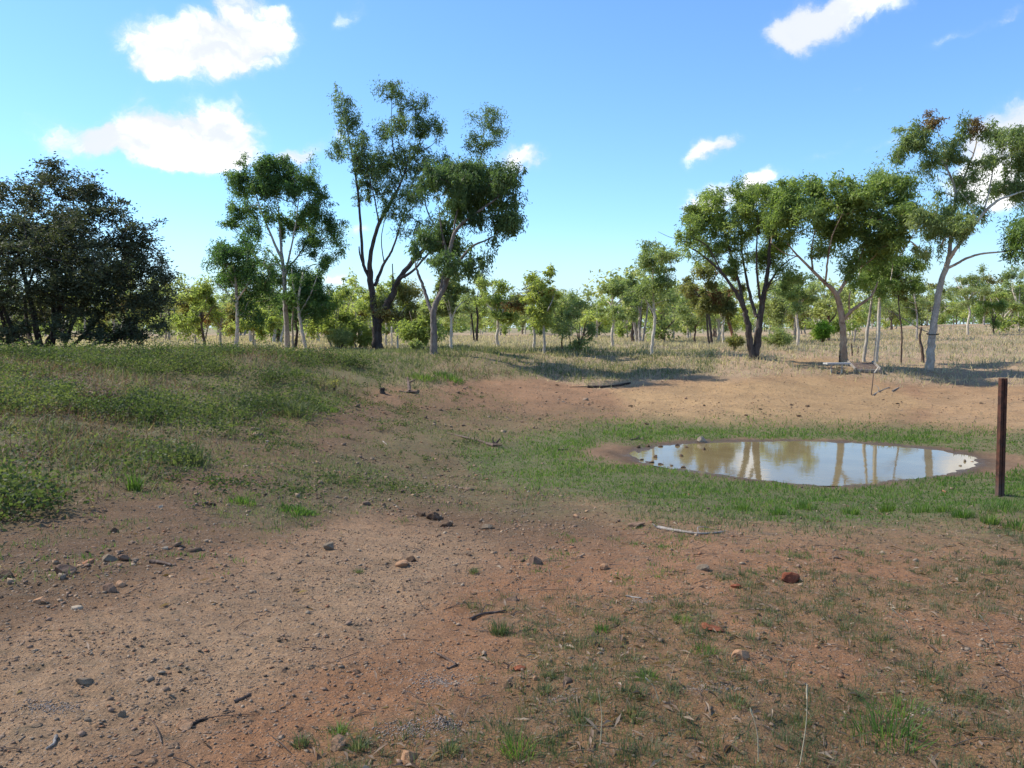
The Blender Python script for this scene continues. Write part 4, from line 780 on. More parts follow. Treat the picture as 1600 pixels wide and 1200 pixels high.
tag(obj('dead_stems', blades('dead_stems', x, y, z, .15 + .12 * rg.random(len(x)), .004 + .0005 * D_, .9, M['litter'], rg, .25)), 'brown dead stems tangled through the weeds', 'weeds', kind='stuff')
# dry grass plain
x, y = sample(140000, 25, 105, -40, 40, .9, rg)
x, y, z, wg = pick(x, y, lambda Z, u, v, d, r, x, y: Z['dry'] * (.45 + .55 * sstep(.35, .6, fbm(x * .35, y * .35, 3))), rg); D_ = np.hypot(x, y)
tone = .38 + .5 * fbm(x * .25 + 8, y * .25, 3) 
tag(obj('dry_grass', blades('dry_grass', x, y, z, .09 + .19 * fbm(x * .5, y * .5, 2) * sstep(26, 36, D_) , .007 + .0008 * D_, .75, M['blade_straw'], rg, tone)), 'pale pinkish dry grass covering the plain beyond the pond', 'grass', kind='stuff')
x, y = sample(15000, 25, 60, -30, 38, .9, rg)
x, y, z, wg = pick(x, y, lambda Z, u, v, d, r, x, y: np.clip(Z['dry'] + Z['crest'], 0, 1) * sstep(.5, .62, fbm(x * .4 + 30, y * .4, 3)), rg); D_ = np.hypot(x, y)
tag(obj('greyish_grass', blades('greyish_grass', x, y, z, .17 + 0 * x, .006 + .0007 * D_, .8, M['blade_grey'], rg, .5)), 'grey green tussocks mixed through the edge of the dry grass', 'grass', kind='stuff')
# foreground: low mats and tufts
x, y = sample(22000, 2.5, 12, -36, 38, 1.1, rg)
x, y, z, wg = pick(x, y, 'tuft', rg, gain=.75); n = len(x)
cnt = rg.integers(8, 34, n); idx = np.repeat(np.arange(n), cnt); r0 = (.02 + .06 * rg.random(n))[idx]; a = rg.uniform(0, 6.28, len(idx)); q = rg.random(len(idx)) ** .5
bx, by = x[idx] + np.cos(a) * q * r0, y[idx] + np.sin(a) * q * r0
hb = (.015 + .05 * rg.random(n) ** 2)[idx]
tag(obj('grass_tufts', blades('grass_tufts', bx, by, terrain(bx, by), hb, .0021 + .00012 * np.hypot(bx, by), .95, M['blade_grey'], rg, (rg.random(n) * .8)[idx], 2, a)), 'low grey green grass mats over the red foreground soil', 'grass', kind='stuff')
# scattered green sprigs on the bare ground
x, y = sample(900, 4.5, 14, -36, 38, 1.2, rg); z = terrain(x, y); Zz, u0, v0, d0, r0 = zones(x, y, z)
m_ = (fbm(x * 1.1 + 60, y * 1.1, 3) > .58) & (d0 > 1) & (Zz['pale'] < .5); x, y = x[m_], y[m_]; n = len(x); cnt = rg.integers(10, 40, n); idx = np.repeat(np.arange(n), cnt)
bx, by = x[idx] + rg.normal(0, .05, len(idx)), y[idx] + rg.normal(0, .05, len(idx))
tag(obj('green_sprigs', blades('green_sprigs', bx, by, terrain(bx, by), .04 + 0 * bx, .006 + 0 * bx, .8, M['blade_lush'], rg, .5, 1)), 'small green sprigs dotting the bare brown ground', 'grass', kind='stuff')

x, y = sample(420, 2.6, 9, -30, 37, 1.2, rg); x, y, z, wg = pick(x, y, 'tuft', rg)
tag(obj('dry_stalks', blades('dry_stalks', x, y, z, .09 + .09 * rg.random(len(x)), .0016 + 0 * x, .9, M['blade_straw'], rg, .5, 2)), 'thin dry grass stalks leaning over the foreground', 'grass', kind='stuff')
# distinct tussocks
MARKS = [('the dark red block rock', 1233, 908), ('the brown flat topped rock', 836, 880), ('the flat pale grey rock', 1100, 890), ('the rounded orange rock at the bottom edge', 641, 1188), ('the round tan rock in the bottom grass', 527, 1168),
         ('the tan rock lying in grass', 1157, 1028), ('the half buried flat red stone', 1110, 982), ('the reddish stone amid grass', 810, 1046), ('the tall upright seed stalk', 1250, 1150), ('the big bright green tuft', 1385, 1150), ('the rounded lone tuft', 781, 990),
         ('the forked dark twig', 700, 1032), ('the orange slab of rock', 629, 884), ('the grey pointed rock', 513, 858), ('the leaning stalk at the right edge', 1545, 985), ('the pale stalk leaning left', 1410, 975), ('the white dead twig', 990, 934), ('the grey chip drift at bottom centre', 650, 1140)]
_said = set()
def beside(what, px, py):
    for nm, mx, my in sorted(MARKS, key=lambda q: math.hypot(q[1] - px, (q[2] - py) * 1.5)):
        dx, dy = px - mx, (py - my) * 1.5
        wd = ('left of' if dx < 0 else 'right of') if abs(dx) > abs(dy) else ('behind' if dy < 0 else 'in front of')
        s_ = what + (' just ' if math.hypot(dx, dy) < 70 else ' some way ') + wd + ' ' + nm
        if (wd, nm) not in _said: _said.add((wd, nm)); return s_
    return what
def tussock(label, px, py, h, wid, nb, mt, seed, cat='grass tuft', group=None, bw=.005, stalk=0, lean=.55):
    rg = np.random.default_rng(seed); b = ground_at(px, py); r0 = wid * b[1] / F * .5
    a = rg.uniform(0, 6.28, nb); q = rg.random(nb) ** .6; bx, by = b[0] + np.cos(a) * q * r0, b[1] + np.sin(a) * q * r0
    me = blades('grass_tuft', bx, by, terrain(bx, by), np.full(nb, h) * (1.15 - .5 * q), np.full(nb, bw), lean * 1.3, mt, rg, .5, 2, a); v = np.empty(len(me.vertices) * 3, np.float32); me.vertices.foreach_get('co', v); v = v.reshape(-1, 3) - b; me.vertices.foreach_set('co', v.ravel().astype(np.float32))
    o = obj('grass_tuft', me, None, b); tag(o, label, cat, group); return o
tussock('bright green grass tuft in lower right foreground', 1385, 1150, .12, 130, 150, M['blade_lush'], 1, bw=.004, lean=.9)
tussock('smaller bright tuft behind the lower right green tuft', 1402, 1112, .08, 90, 80, M['blade_lush'], 21, bw=.004, lean=.9)
tussock('rounded dusky grass tuft standing alone on bare soil', 781, 990, .09, 30, 160, M['blade_grey'], 2, bw=.004)
tussock('grass tuft directly in front of the rusty post', 1565, 800, .16, 60, 120, M['blade_lush'], 3, bw=.008)
tussock('tall dry feathery tuft at the foot of left bank', 290, 725, .34, 70, 200, M['blade_grey'], 4, bw=.012, lean=.45)
tussock('green tuft beside the dry feathery tuft', 210, 765, .20, 22, 90, M['blade_lush'], 5, bw=.011)
tussock('bright green patch of grass on slope left of centre', 465, 800, .08, 62, 260, M['blade_lush'], 6, bw=.009)
tussock('bright green patch just above the flat brown slope stones', 380, 786, .08, 44, 180, M['blade_lush'], 7, bw=.009)
tussock('green tuft on bank left of the black stump', 505, 640, .18, 46, 150, M['blade_lush'], 8, bw=.015)
tussock('large grey green tuft on the bank', 460, 648, .32, 60, 240, M['blade_grey'], 9, bw=.016)
tussock('bright green clump on the right of the crest', 700, 592, .20, 55, 260, M['blade_lush'], 10, bw=.02)
tussock('bright green clump on the crest left of its twin', 660, 592, .18, 44, 220, M['blade_lush'], 11, bw=.02)
ORD = ['leftmost', 'second', 'third', 'fourth', 'fifth', 'sixth', 'seventh', 'eighth', 'ninth', 'tenth', 'eleventh', 'twelfth', 'thirteenth', 'fourteenth', 'fifteenth', 'sixteenth']
TS = [(1260, 795, 34), (1330, 803, 30), (1440, 800, 44), (1505, 808, 30), (1215, 805, 26), (1590, 826, 40), (1475, 800, 30), (1385, 798, 24), (1160, 798, 24), (1545, 818, 28)]
for j, (px, py, sz) in enumerate(TS):
    tussock(ORD[sorted(q[0] for q in TS).index(px)] + ' green tussock from the left in the row on the near pond side', px, py, .13, sz, 130, M['blade_lush'], 40 + j, group='green tussocks near side of pond', bw=.008)
for j, (px, py, sz, hh) in enumerate([(530, 1145, 26, .05), (470, 1165, 22, .05), (560, 1170, 30, .06), (700, 1175, 34, .06), (810, 1180, 50, .09), (850, 1080, 26, .05), (930, 1095, 30, .05), (905, 1125, 30, .06), (1010, 1060, 34, .06), (860, 1058, 22, .04), (990, 1120, 40, .06), (1150, 1100, 44, .06), (1100, 1020, 44, .05), (1250, 1130, 34, .06),
                                       (1450, 1060, 44, .06), (1520, 1090, 36, .06), (1065, 970, 30, .05), (1130, 905, 20, .04), (740, 895, 14, .05), (560, 895, 16, .04), (940, 985, 24, .05), (1370, 1000, 34, .05), (1190, 975, 30, .05)]):
    tussock(beside('small dusky grass tuft' if j % 4 else 'small fresh green tuft', px, py), px, py, hh, sz, 110, M['blade_grey'] if j % 4 else M['blade_lush'], 70 + j, group='dusky foreground grass tufts', bw=.0034, lean=.75)
# tall seed stalks
def stalk(label, p0, p1, D, seedhead=True):
    b = ground_at(*p0); t = Tubes(); tip = at(p1[0], p1[1], b[1] - .05)
    P, r_ = smooth_path([b, (b + tip) / 2 + np.array([.01, 0, .01]), tip], [.0022, .0016, .001], 5); t.add(P, r_, 4)
    o = obj('seed_stalk', t.mesh('seed_stalk', M['blade_straw_plain'], b), None, b)
    if seedhead:
        h = Tubes(); n = len(P); h.add(P[-3:], [.002, .004, .001], 5); obj('seed_head', h.mesh('seed_head', M['blade_straw_plain'], b), o)
    tag(o, label, 'grass stalk')
m, w = mat('straw_stem'); out(w, bsdf(w, w.mix(w.noise(objco(w), 20), (.38, .33, .2), (.52, .46, .32)), .8).outputs[0]); M['blade_straw_plain'] = m
stalk('tall upright pale seed stalk in lower right foreground', (1250, 1195), (1261, 1068), 0)
stalk('thin bent stalk left of the tall seed stalk', (1185, 1190), (1172, 1105), 0)
stalk('very thin leaning stalk near the centre bottom', (938, 1165), (934, 1075), 0, False)
stalk('pale stalk leaning left in right foreground grass', (1425, 995), (1392, 950), 0)
stalk('pale stalk leaning left near right edge', (1555, 1010), (1530, 960), 0)
stalk('short leaning stalk at left of the grassy foreground', (1030, 1100), (1008, 1058), 0)

# ------------------------------------------------------------------ pebbles, stones, litter
def pebble_mesh(name, x, y, size, mt, rg, cols, kind=0, sink=.25):
    n = len(x); z = terrain(x, y)
    if kind == 0: bv = np.array([[1, 0, 0], [-1, 0, 0], [0, 1, 0], [0, -1, 0], [0, 0, 1], [0, 0, -1]], float) ; bf = np.array([[0, 2, 4], [2, 1, 4], [1, 3, 4], [3, 0, 4], [2, 0, 5], [1, 2, 5], [3, 1, 5], [0, 3, 5]])
    else: bv = np.array([[i, j, k_] for k_ in (-1, 1) for j in (-1, 1) for i in (-1, 1)], float) * .7; bf = np.array([[0, 2, 3, 1], [4, 5, 7, 6], [0, 1, 5, 4], [2, 6, 7, 3], [0, 4, 6, 2], [1, 3, 7, 5]])
    k_ = len(bv); V = bv[None] + rg.normal(0, .22, (n, k_, 3)); sc = np.stack([1 + .5 * rg.random(n), .8 + .3 * rg.random(n), .45 + .4 * rg.random(n)], 1); V = V * sc[:, None] * (size * .5)[:, None, None]
    a = rg.uniform(0, 6.28, n); ca, sa = np.cos(a)[:, None], np.sin(a)[:, None]; til = rg.normal(0, .3, n)[:, None]
    X = V[..., 0] * ca - V[..., 1] * sa; Y = V[..., 0] * sa + V[..., 1] * ca; Zv = V[..., 2] + X * til * .5
    V = np.stack([X + x[:, None], Y + y[:, None], Zv + (z + size * sink * .5)[:, None]], -1).reshape(-1, 3)
    Fq = (np.arange(n)[:, None, None] * k_ + bf[None]).reshape(-1, bf.shape[1]); return new_mesh(name, V, Fq, mt, np.repeat(cols, k_, axis=0))
pal = np.array([(.30, .20, .14), (.38, .27, .18), (.20, .14, .10), (.36, .28, .20), (.34, .17, .095), (.25, .195, .145), (.12, .085, .06), (.42, .27, .16), (.30, .225, .165), (.44, .36, .27)]); pw = np.array([.19, .16, .15, .10, .12, .11, .06, .06, .04, .01])
rg = np.random.default_rng(31)
x, y = sample(80000, 2.5, 13, -36, 37, .55, rg)
z = terrain(x, y); Zz, u0, v0, d0, r0 = zones(x, y, z); m_ = rg.random(len(x)) < np.clip(.42 + .5 * Zz['pale'] + .25 * Zz['stony'] - .45 * Zz['tuft'] - .3 * Zz['lush'], .05, 1) * (.3 + .9 * sstep(.35, .6, fbm(x * 2.2, y * 2.2, 3))); x, y = x[m_], y[m_]
sz = np.clip(.0055 * np.exp(rg.normal(0, .5, len(x))), .003, .03) * (1 + .09 * np.hypot(x, y)); cols = pal[rg.choice(10, len(x), p=pw)]
tag(obj('gravel', pebble_mesh('gravel', x, y, sz, M['pebbles'], rg, cols, 0)), 'fine gravel strewn over the foreground soil', 'gravel', kind='stuff')
x, y = sample(45000, 2.6, 28, -36, 38, 1.0, rg)
z = terrain(x, y); Zz, u0, v0, d0, r0 = zones(x, y, z); m_ = rg.random(len(x)) < np.clip(.035 + .8 * Zz['stony'] * (1 - .85 * Zz['pale']) + .0 * Zz['pale'] - .5 * Zz['weeds'] - .5 * Zz['lush'] - .8 * Zz['mud'] - .3 * Zz['orange'], .02, 1) * sstep(.38, .60, fbm(x * .9 + 70, y * .9, 3)) * (r0 < 28); x, y = x[m_], y[m_]; r0 = r0[m_]
sz = np.clip(.0125 * np.exp(rg.normal(0, .55, len(x))), .008, .09) * (.75 + .06 * r0); cols = pal[rg.choice(10, len(x), p=np.array([.2, .1, .22, .04, .08, .14, .16, .03, .02, .01]))]
tag(obj('loose_stones', pebble_mesh('loose_stones', x, y, sz, M['pebbles'], rg, cols, 1)), 'small loose stones scattered on the slope into the gully', 'stones', kind='stuff')
x, y = sample(16000, 12, 31, -20, 36, 1.0, rg); z = terrain(x, y); Zz, u0, v0, d0, r0 = zones(x, y, z)
m_ = (rg.random(len(x)) < (1 - Zz['dry']) * (1 - Zz['weeds']) * (1 - Zz['lush']) * (1 - Zz['mud']) * (.15 + .85 * sstep(.42, .6, fbm(x * 1.1 + 11, y * 1.1, 3)))) & (d0 > 1.2); x, y = x[m_], y[m_]
cols = pal[rg.choice(10, len(x), p=np.array([.2, .14, .16, .06, .06, .12, .16, .06, .03, .01]))]
tag(obj('bank_grit', pebble_mesh('bank_grit', x, y, .02 + .035 * rg.random(len(x)) ** 2, M['pebbles'], rg, cols, 0, .1)), 'coarse grit and litter over the bare banks of the pond', 'gravel', kind='stuff')
# leaf litter and twigs
x, y = sample(15000, 2.5, 13, -36, 38, 1.0, rg); z = terrain(x, y); Zz, u0, v0, d0, r0 = zones(x, y, z); m_ = (rg.random(len(x)) < np.clip(.05 + .6 * Zz['tuft'] + .25 * Zz['red'] * (u0 > 900) + .3 * Zz['lush2'] * (u0 > 1200), 0, 1)) & (d0 > .6); x, y, z = x[m_], y[m_], z[m_]; n = len(x)
P = np.stack([x, y, z + .006], 1); a = rg.uniform(0, 6.28, n); d = np.stack([np.cos(a), np.sin(a), rg.normal(0, .25, n)], 1); s_ = norm(np.cross(d, np.array([0, 0, 1.])) + rg.normal(0, .25, (n, 3))); l = (.02 + .06 * rg.random(n) ** 1.6)[:, None]; wd = rg.uniform(.008, .018, n)[:, None]; up = np.array([0, 0, 1.]) * l * rg.uniform(.02, .3, n)[:, None]
V = np.stack([P, P + d * l * .5 + s_ * wd * .5 + up, P + d * l + up * .2, P + d * l * .5 - s_ * wd * .5 + up * .6, P + d * l * .5 + up * .1], 1).reshape(-1, 3); o_ = np.arange(n)[:, None] * 5
Ft = np.concatenate([o_ + np.array([[0, 1, 4]]), o_ + np.array([[1, 2, 4]]), o_ + np.array([[2, 3, 4]]), o_ + np.array([[3, 0, 4]])])
tag(obj('leaf_litter', new_mesh('leaf_litter', V, Ft, M['litter'], np.repeat(np.clip(rg.normal(.5, .25, n), 0, 1), 5))), 'curled dry gum leaves lying over the foreground', 'leaf litter', kind='stuff')
t = Tubes(); x, y = sample(330, 2.7, 14, -36, 38, 1.0, rg); z = terrain(x, y); Zz, u0, v0, d0, r0 = zones(x, y, z)
for i in range(len(x)):
    if d0[i] < .8 or (Zz['pale'][i] > .5 and rg.random() < .7): continue
    a = rg.normal(0, .8) + (math.pi if rg.random() < .5 else 0); l = rg.uniform(.05, .28); p = np.array([x[i], y[i], z[i] + .006]); q = p + np.array([math.cos(a) * l, math.sin(a) * l, 0]); mid = (p + q) / 2 + rg.normal(0, .06 * l, 3)
    mid[2] = float(terrain(mid[0:1], mid[1:2])[0]) + .01; q[2] = float(terrain(q[0:1], q[1:2])[0]) + .006; PP, r_ = smooth_path([p, mid, q], [.0026, .0022, .001], 2); t.add(PP, r_, 4)
tag(obj('fallen_twigs', t.mesh('fallen_twigs', M['wood_brown'])), 'thin broken twigs lying over the ground', 'twigs', kind='stuff')

# ash-grey bark fragments gathered in small drifts
x0 = []; y0 = []
for (px, py, sx, sy, n) in [(690, 1065, 55, 14, 420), (640, 1140, 60, 14, 420), (700, 1132, 40, 10, 300), (1130, 830, 50, 8, 260), (1190, 835, 40, 8, 160), (1005, 940, 25, 6, 160), (80, 1105, 55, 12, 350), (1110, 1075, 60, 9, 250), (1440, 1110, 60, 18, 250), (880, 1090, 40, 10, 140)]:
    c = ground_at(px, py); s_ = c[1] / F; x0.append(c[0] + rg.normal(0, sx * s_ * .5, n)); y0.append(c[1] + rg.normal(0, sy * s_ * 2.2 * .5, n))
x0 = np.concatenate(x0); y0 = np.concatenate(y0)
tag(obj('bark_chips', pebble_mesh('bark_chips', x0, y0, (.004 + .007 * rg.random(len(x0))), M['pebbles'], rg, np.tile([[.33, .27, .225]], (len(x0), 1)) * (.6 + .6 * rg.random((len(x0), 1))), 0, .1)), 'ash grey fragments gathered in small drifts on the soil', 'debris', kind='stuff')

def rock(label, px, py, wpx, hpx, mt, seed, group=None, flat=1.0, D=None):
    rg = np.random.default_rng(seed); b = ground_at(px, py) if D is None else np.array(D); s = b[1] / F; wd, ht = wpx * s, hpx * s
    import bmesh
    bm = bmesh.new(); bmesh.ops.create_icosphere(bm, subdivisions=3, radius=1)
    pl = norm(rg.normal(0, 1, (9, 3))); off = .48 + .28 * rg.random(9)
    for v in bm.verts:
        c = np.array(v.co)
        for p, o_ in zip(pl, off):
            q = c @ p
            if q > o_: c = c - p * (q - o_) * .985
        c = c * (1 + .05 * (math.sin(c[0] * 9 + seed) * math.sin(c[1] * 8) + rg.normal(0, .10)))
        v.co = Vector((c[0] * wd * .62, c[1] * wd * .5, c[2] * ht * .74))
    me = bpy.data.meshes.new('rock'); bm.to_mesh(me); bm.free(); me.materials.append(M[mt])
    o = obj('rock', me, None, (b[0], b[1], b[2] + ht * .2)); o.rotation_euler = (rg.normal(0, .1), rg.normal(0, .12), rg.uniform(-.4, .4)); tag(o, label, 'rock', group); return o
ROCKS = [('dark red block shaped rock on bare soil at right', 1233, 908, 30, 18, 'rock_red'), ('brown flat topped rock near the middle of the foreground', 836, 880, 28, 14, 'rock_brown'),
         ('flat pale grey rock between the brown and dark red rocks', 1100, 890, 20, 9, 'rock_grey'), ('grey pointed rock left of centre', 513, 858, 17, 16, 'rock_grey'), ('small orange block by the near edge of the green flush', 900, 809, 10, 8, 'rock_orange'),
         ('rounded orange rock at the bottom edge', 641, 1188, 32, 20, 'rock_orange'), ('round tan rock in the bottom grass, left of the bottom edge rock', 527, 1168, 26, 24, 'rock_orange'), ('pale orange rock lying on gravel at lower left', 290, 1137, 25, 14, 'rock_orange'),
         ('tan rock with a dark side in grass below the dark red rock', 1157, 1028, 24, 17, 'rock_orange'), ('square grey rock on the pale track', 131, 1067, 22, 13, 'rock_grey'), ('orange slab beside a dark chip left of the brown rock', 629, 884, 20, 10, 'rock_orange'),
         ('dark chip of rock touching the orange slab', 643, 877, 16, 10, 'rock_dark'), ('small orange rock right of the brown flat topped rock', 944, 889, 13, 9, 'rock_orange'), ('small red rock left of the dark red block', 1149, 918, 14, 8, 'rock_red'),
         ('pale boulder on the far shore of the pond', 1096, 690, 12, 9, 'rock_pale'), ('dark rock on the stony left slope above the track', 100, 895, 30, 16, 'rock_brown'), ('dark rock at left edge of the stony slope', 10, 902, 26, 12, 'rock_dark'),
         ('orange rock on the left slope by green sprigs', 64, 942, 20, 12, 'rock_orange'), ('flat pale rock on the left slope below the orange one', 119, 952, 18, 7, 'rock_pale'), ('dark brown rock behind the flat pale rock at left', 172, 925, 24, 16, 'rock_brown'),
         ('tan rock leaning on the dark brown rock at left', 190, 915, 15, 10, 'rock_orange'), ('long grey flat rock on the left slope', 170, 876, 26, 12, 'rock_grey'), ('brown wedge rock right of the long grey flat rock', 194, 874, 18, 9, 'rock_brown'),
         ('bright white pebble sized stone on the left slope', 258, 858, 10, 5, 'rock_pale'), ('black rock on the left slope behind the white stone', 180, 831, 11, 8, 'rock_dark'), ('pale stone at the foot of the left bank', 251, 793, 11, 7, 'rock_pale'),
         ('grey stone at lower left by the leaves', 190, 1120, 12, 12, 'rock_grey'), ('small grey stone beside the square grey rock', 136, 1126, 10, 8, 'rock_grey'), ('reddish stone amid grass left of the tan rock', 810, 1046, 22, 9, 'rock_red'), ('pinkish stone above the dusky lone tuft', 800, 938, 18, 8, 'rock_brown'),
         ('dark red half buried flat stone in the bright grass patch', 1110, 982, 34, 7, 'rock_red'), ('tan stone lying by the brown shrub of twigs at bottom', 838, 1062, 10, 10, 'rock_orange'), ('black stone cluster piece on gully slope', 660, 805, 14, 8, 'rock_dark'), ('black rock at the end of the dark rubble in gully', 697, 822, 22, 15, 'rock_dark'),
         ('brown rubble rock left of the black gully rock', 678, 812, 20, 12, 'rock_dark'), ('grey rubble rock right of the black gully rock', 762, 826, 17, 10, 'rock_grey'), ('dark reddish rubble heap before the stick', 992, 822, 30, 8, 'rock_brown')]
for i, (lb, px, py, wp, hp, mt_) in enumerate(ROCKS): rock(lb, px, py, wp, hp, mt_, 500 + i)
rg = np.random.default_rng(90)
PST = [(998, 701), (1012, 699), (1032, 698), (1058, 697), (1072, 699), (1100, 703), (1064, 713), (1002, 719), (1018, 723), (1033, 726), (1050, 728), (1068, 731), (1025, 715), (1508, 721), (1500, 728)]
for i, (px, py) in enumerate(PST):
    c = on_level(px, py, WL); c[2] = max(WL - .01, float(terrain(c[0:1], c[1:2])[0])); rock(ORD[sorted(q for q, _ in PST if q < 1200).index(px)] + ' dark stone from the left in the shallow end of the pond' if px < 1200 else ('flat stone in the shallows at the right tip' if i == 13 else 'pale flat stone at the wet right tip'), px, py, rg.uniform(5, 9), rg.uniform(3, 6), 'rock_dark' if px < 1200 else 'rock_grey', 600 + i, 'stones in the shallow left end of the pond' if px < 1200 else None, D=c)
CLD = [(1020, 631), (1010, 663), (1055, 668), (1188, 640), (1248, 650), (1100, 634), (1165, 650), (1262, 635), (1402, 631), (1534, 631), (1380, 625), (870, 602), (715, 640), (925, 630), (985, 635), (1236, 633)]
for i, (px, py) in enumerate(CLD):
    rock(ORD[sorted(q for q, _ in CLD).index(px)] + ' small dark clod from the left on the bare far bank', px, py, 4 + (i * 7) % 5, 2.5, 'rock_dark', 640 + i, 'dark clods on the far bank')

# ------------------------------------------------------------------ dead wood
def stick(name, label, pts, r0, r1, mt, seed, lift=.0, fork=(), cat='fallen branch'):
    rg = np.random.default_rng(seed); P = []
    for q in pts:
        g_ = ground_at(q[0], q[1]); P.append(g_ + np.array([0, 0, r0 * .8 + (q[2] if len(q) > 2 else 0)]))
    b = P[0].copy(); root = empty(name, b, label, cat); t = Tubes(); PP, rr_ = smooth_path(P, list(np.linspace(r0, r1, len(P))), 5, .25); t.add(PP, rr_, 7, .25); obj('stem', t.mesh('stem', M[mt], b), root)
    for (i, dx, dy, dz, r) in fork:
        t = Tubes(); s0 = PP[int(i * (len(PP) - 1))]; e = s0 + np.array([dx, dy, dz]); Q, r2 = smooth_path([s0, (s0 + e) / 2 + rg.normal(0, .02, 3), e], [r, r * .8, r * .4], 3, .2); t.add(Q, r2, 5, .2); obj('side_branch', t.mesh('side_branch', M[mt], b), root)
    return root
stick('fallen_branch', 'long thin branch with knotted root end on slope left of pond', [(772, 698), (745, 690), (722, 684), (697, 678)], .035, .015, 'wood_brown', 1, fork=[(0, .12, .05, .14, .03), (0, .16, -.1, .02, .03), (0, -.02, .05, .16, .025), (.02, .1, .1, .08, .02), (.55, .02, .2, .08, .01)])
stick('fallen_branch', 'weathered crooked stick lying before the green flush', [(1028, 826), (1048, 830), (1072, 834), (1098, 836), (1130, 833)], .018, .007, 'wood_grey', 2, fork=[(0, -.05, .03, .03, .012), (.7, .12, .12, .03, .006)])
stick('fallen_log', 'thin black log on the bare bank below the shaded grass', [(918, 606), (940, 606), (965, 604), (985, 600)], .05, .03, 'wood_dark', 3, fork=[(0, -.6, .1, -.02, .02)])
stick('fallen_branch', 'broken grey stick above the lone dusky tuft', [(735, 969), (752, 962), (790, 956)], .010, .005, 'wood_brown', 4, fork=[(.5, .08, .05, .03, .004)])
stick('fallen_branch', 'short forked dark twig lying centre foreground', [(712, 1040), (700, 1032), (682, 1022)], .008, .004, 'wood_brown', 5, fork=[(0, -.04, -.04, .01, .005)])
stick('fallen_branch', 'pale flat wood splinter on the stony left slope', [(235, 880), (252, 882), (268, 886)], .016, .008, 'wood_brown', 6)
stick('fallen_branch', 'dark curved twig on the lower left gravel', [(366, 1098), (380, 1092), (391, 1085)], .007, .005, 'wood_brown', 7)
stick('fallen_branch', 'pale curled bark strip at lower left corner', [(88, 1152), (84, 1163), (72, 1172)], .007, .004, 'wood_grey', 8)
stick('fallen_branch', 'black twig beside the pale orange rock', [(300, 1134), (312, 1128), (324, 1122)], .007, .004, 'wood_dark', 9)
stick('fallen_branch', 'small dark stick floating in the pond', [(1065, 716), (1080, 716), (1098, 716)], .02, .012, 'wood_dark', 10)
stick('fallen_branch', 'short stick on the mud left of the pond', [(872, 704), (886, 703)], .02, .014, 'wood_brown', 11)
stick('fallen_branch', 'white dead twig on the grey drift at centre right', [(978, 932), (990, 934), (1002, 936)], .006, .004, 'wood_grey', 12)
stick('fallen_branch', 'pale twiggy branch and black chunk on the far bank', [(1364, 618), (1375, 612), (1390, 606)], .03, .015, 'wood_grey', 13, fork=[(.4, -.1, .1, .22, .018), (.4, .15, -.1, .1, .016), (.5, .3, .1, -.02, .012)])
stick('fallen_branch', 'thin grey stick lying on bank right of the twiggy branch', [(1394, 612), (1405, 606)], .025, .012, 'wood_grey', 14)
stick('fallen_branch', 'dry twigs heaped at upper left shore of the pond', [(985, 688), (1000, 686), (1012, 689)], .016, .008, 'wood_brown', 15, fork=[(.3, .1, .1, .07, .01), (.6, -.15, .1, .06, .01), (.5, .2, .0, .04, .008)])
stick('fallen_branch', 'long thin pale twig on the stony slope at left', [(598, 690), (606, 697)], .014, .006, 'wood_grey', 16)

def stump(label, px, py, wpx, hpx, mt, seed, lean=0, jag=.35):
    rg = np.random.default_rng(seed); b = ground_at(px, py, dmin=12); s = b[1] / F; h = hpx * s; r = wpx * s * .5; k = 12; n = 6; V = []
    for i in range(n):
        for j in range(k):
            a = j / k * 6.283; rr_ = r * (1.25 - .35 * min(1, i / 2)) * (1 + .18 * math.sin(3 * a + seed) + .08 * rg.normal()); hz = h * i / (n - 1) * (1 if i < n - 1 else 1 - jag * rg.random()); V.append((math.cos(a) * rr_ + lean * hz, math.sin(a) * rr_, hz - .05))
    for j in range(k): a = j / k * 6.283; V.append((math.cos(a) * r * .45 + lean * h, math.sin(a) * r * .45, h * .6))
    Fq = [(i * k + j, i * k + (j + 1) % k, (i + 1) * k + (j + 1) % k, (i + 1) * k + j) for i in range(n) for j in range(k)]; V.append((lean * h, 0, h * .55)); Ft = [(n * k + j, n * k + (j + 1) % k, len(V) - 1) for j in range(k)]
    o = obj('tree_stump', new_mesh('tree_stump', np.array(V), [np.array(Fq), np.array(Ft)], M[mt], smooth=False), None, b); tag(o, label, 'stump'); return o
stump('charred black stump on the left bank crest', 597, 614, 9, 13, 'wood_dark', 1)
stump('short dark stump left of the tallest tree', 581, 544, 5, 9, 'wood_dark', 3)
stick('broken_stump', 'pale grey forked snag on the crest right of black stump', [(640, 614), (638, 610, .18), (637, 607, .28)], .055, .03, 'wood_brown', 21, fork=[(0, -.3, 0, .02, .04), (0, .25, -.1, .02, .04), (.5, .22, 0, .1, .03)], cat='stump')

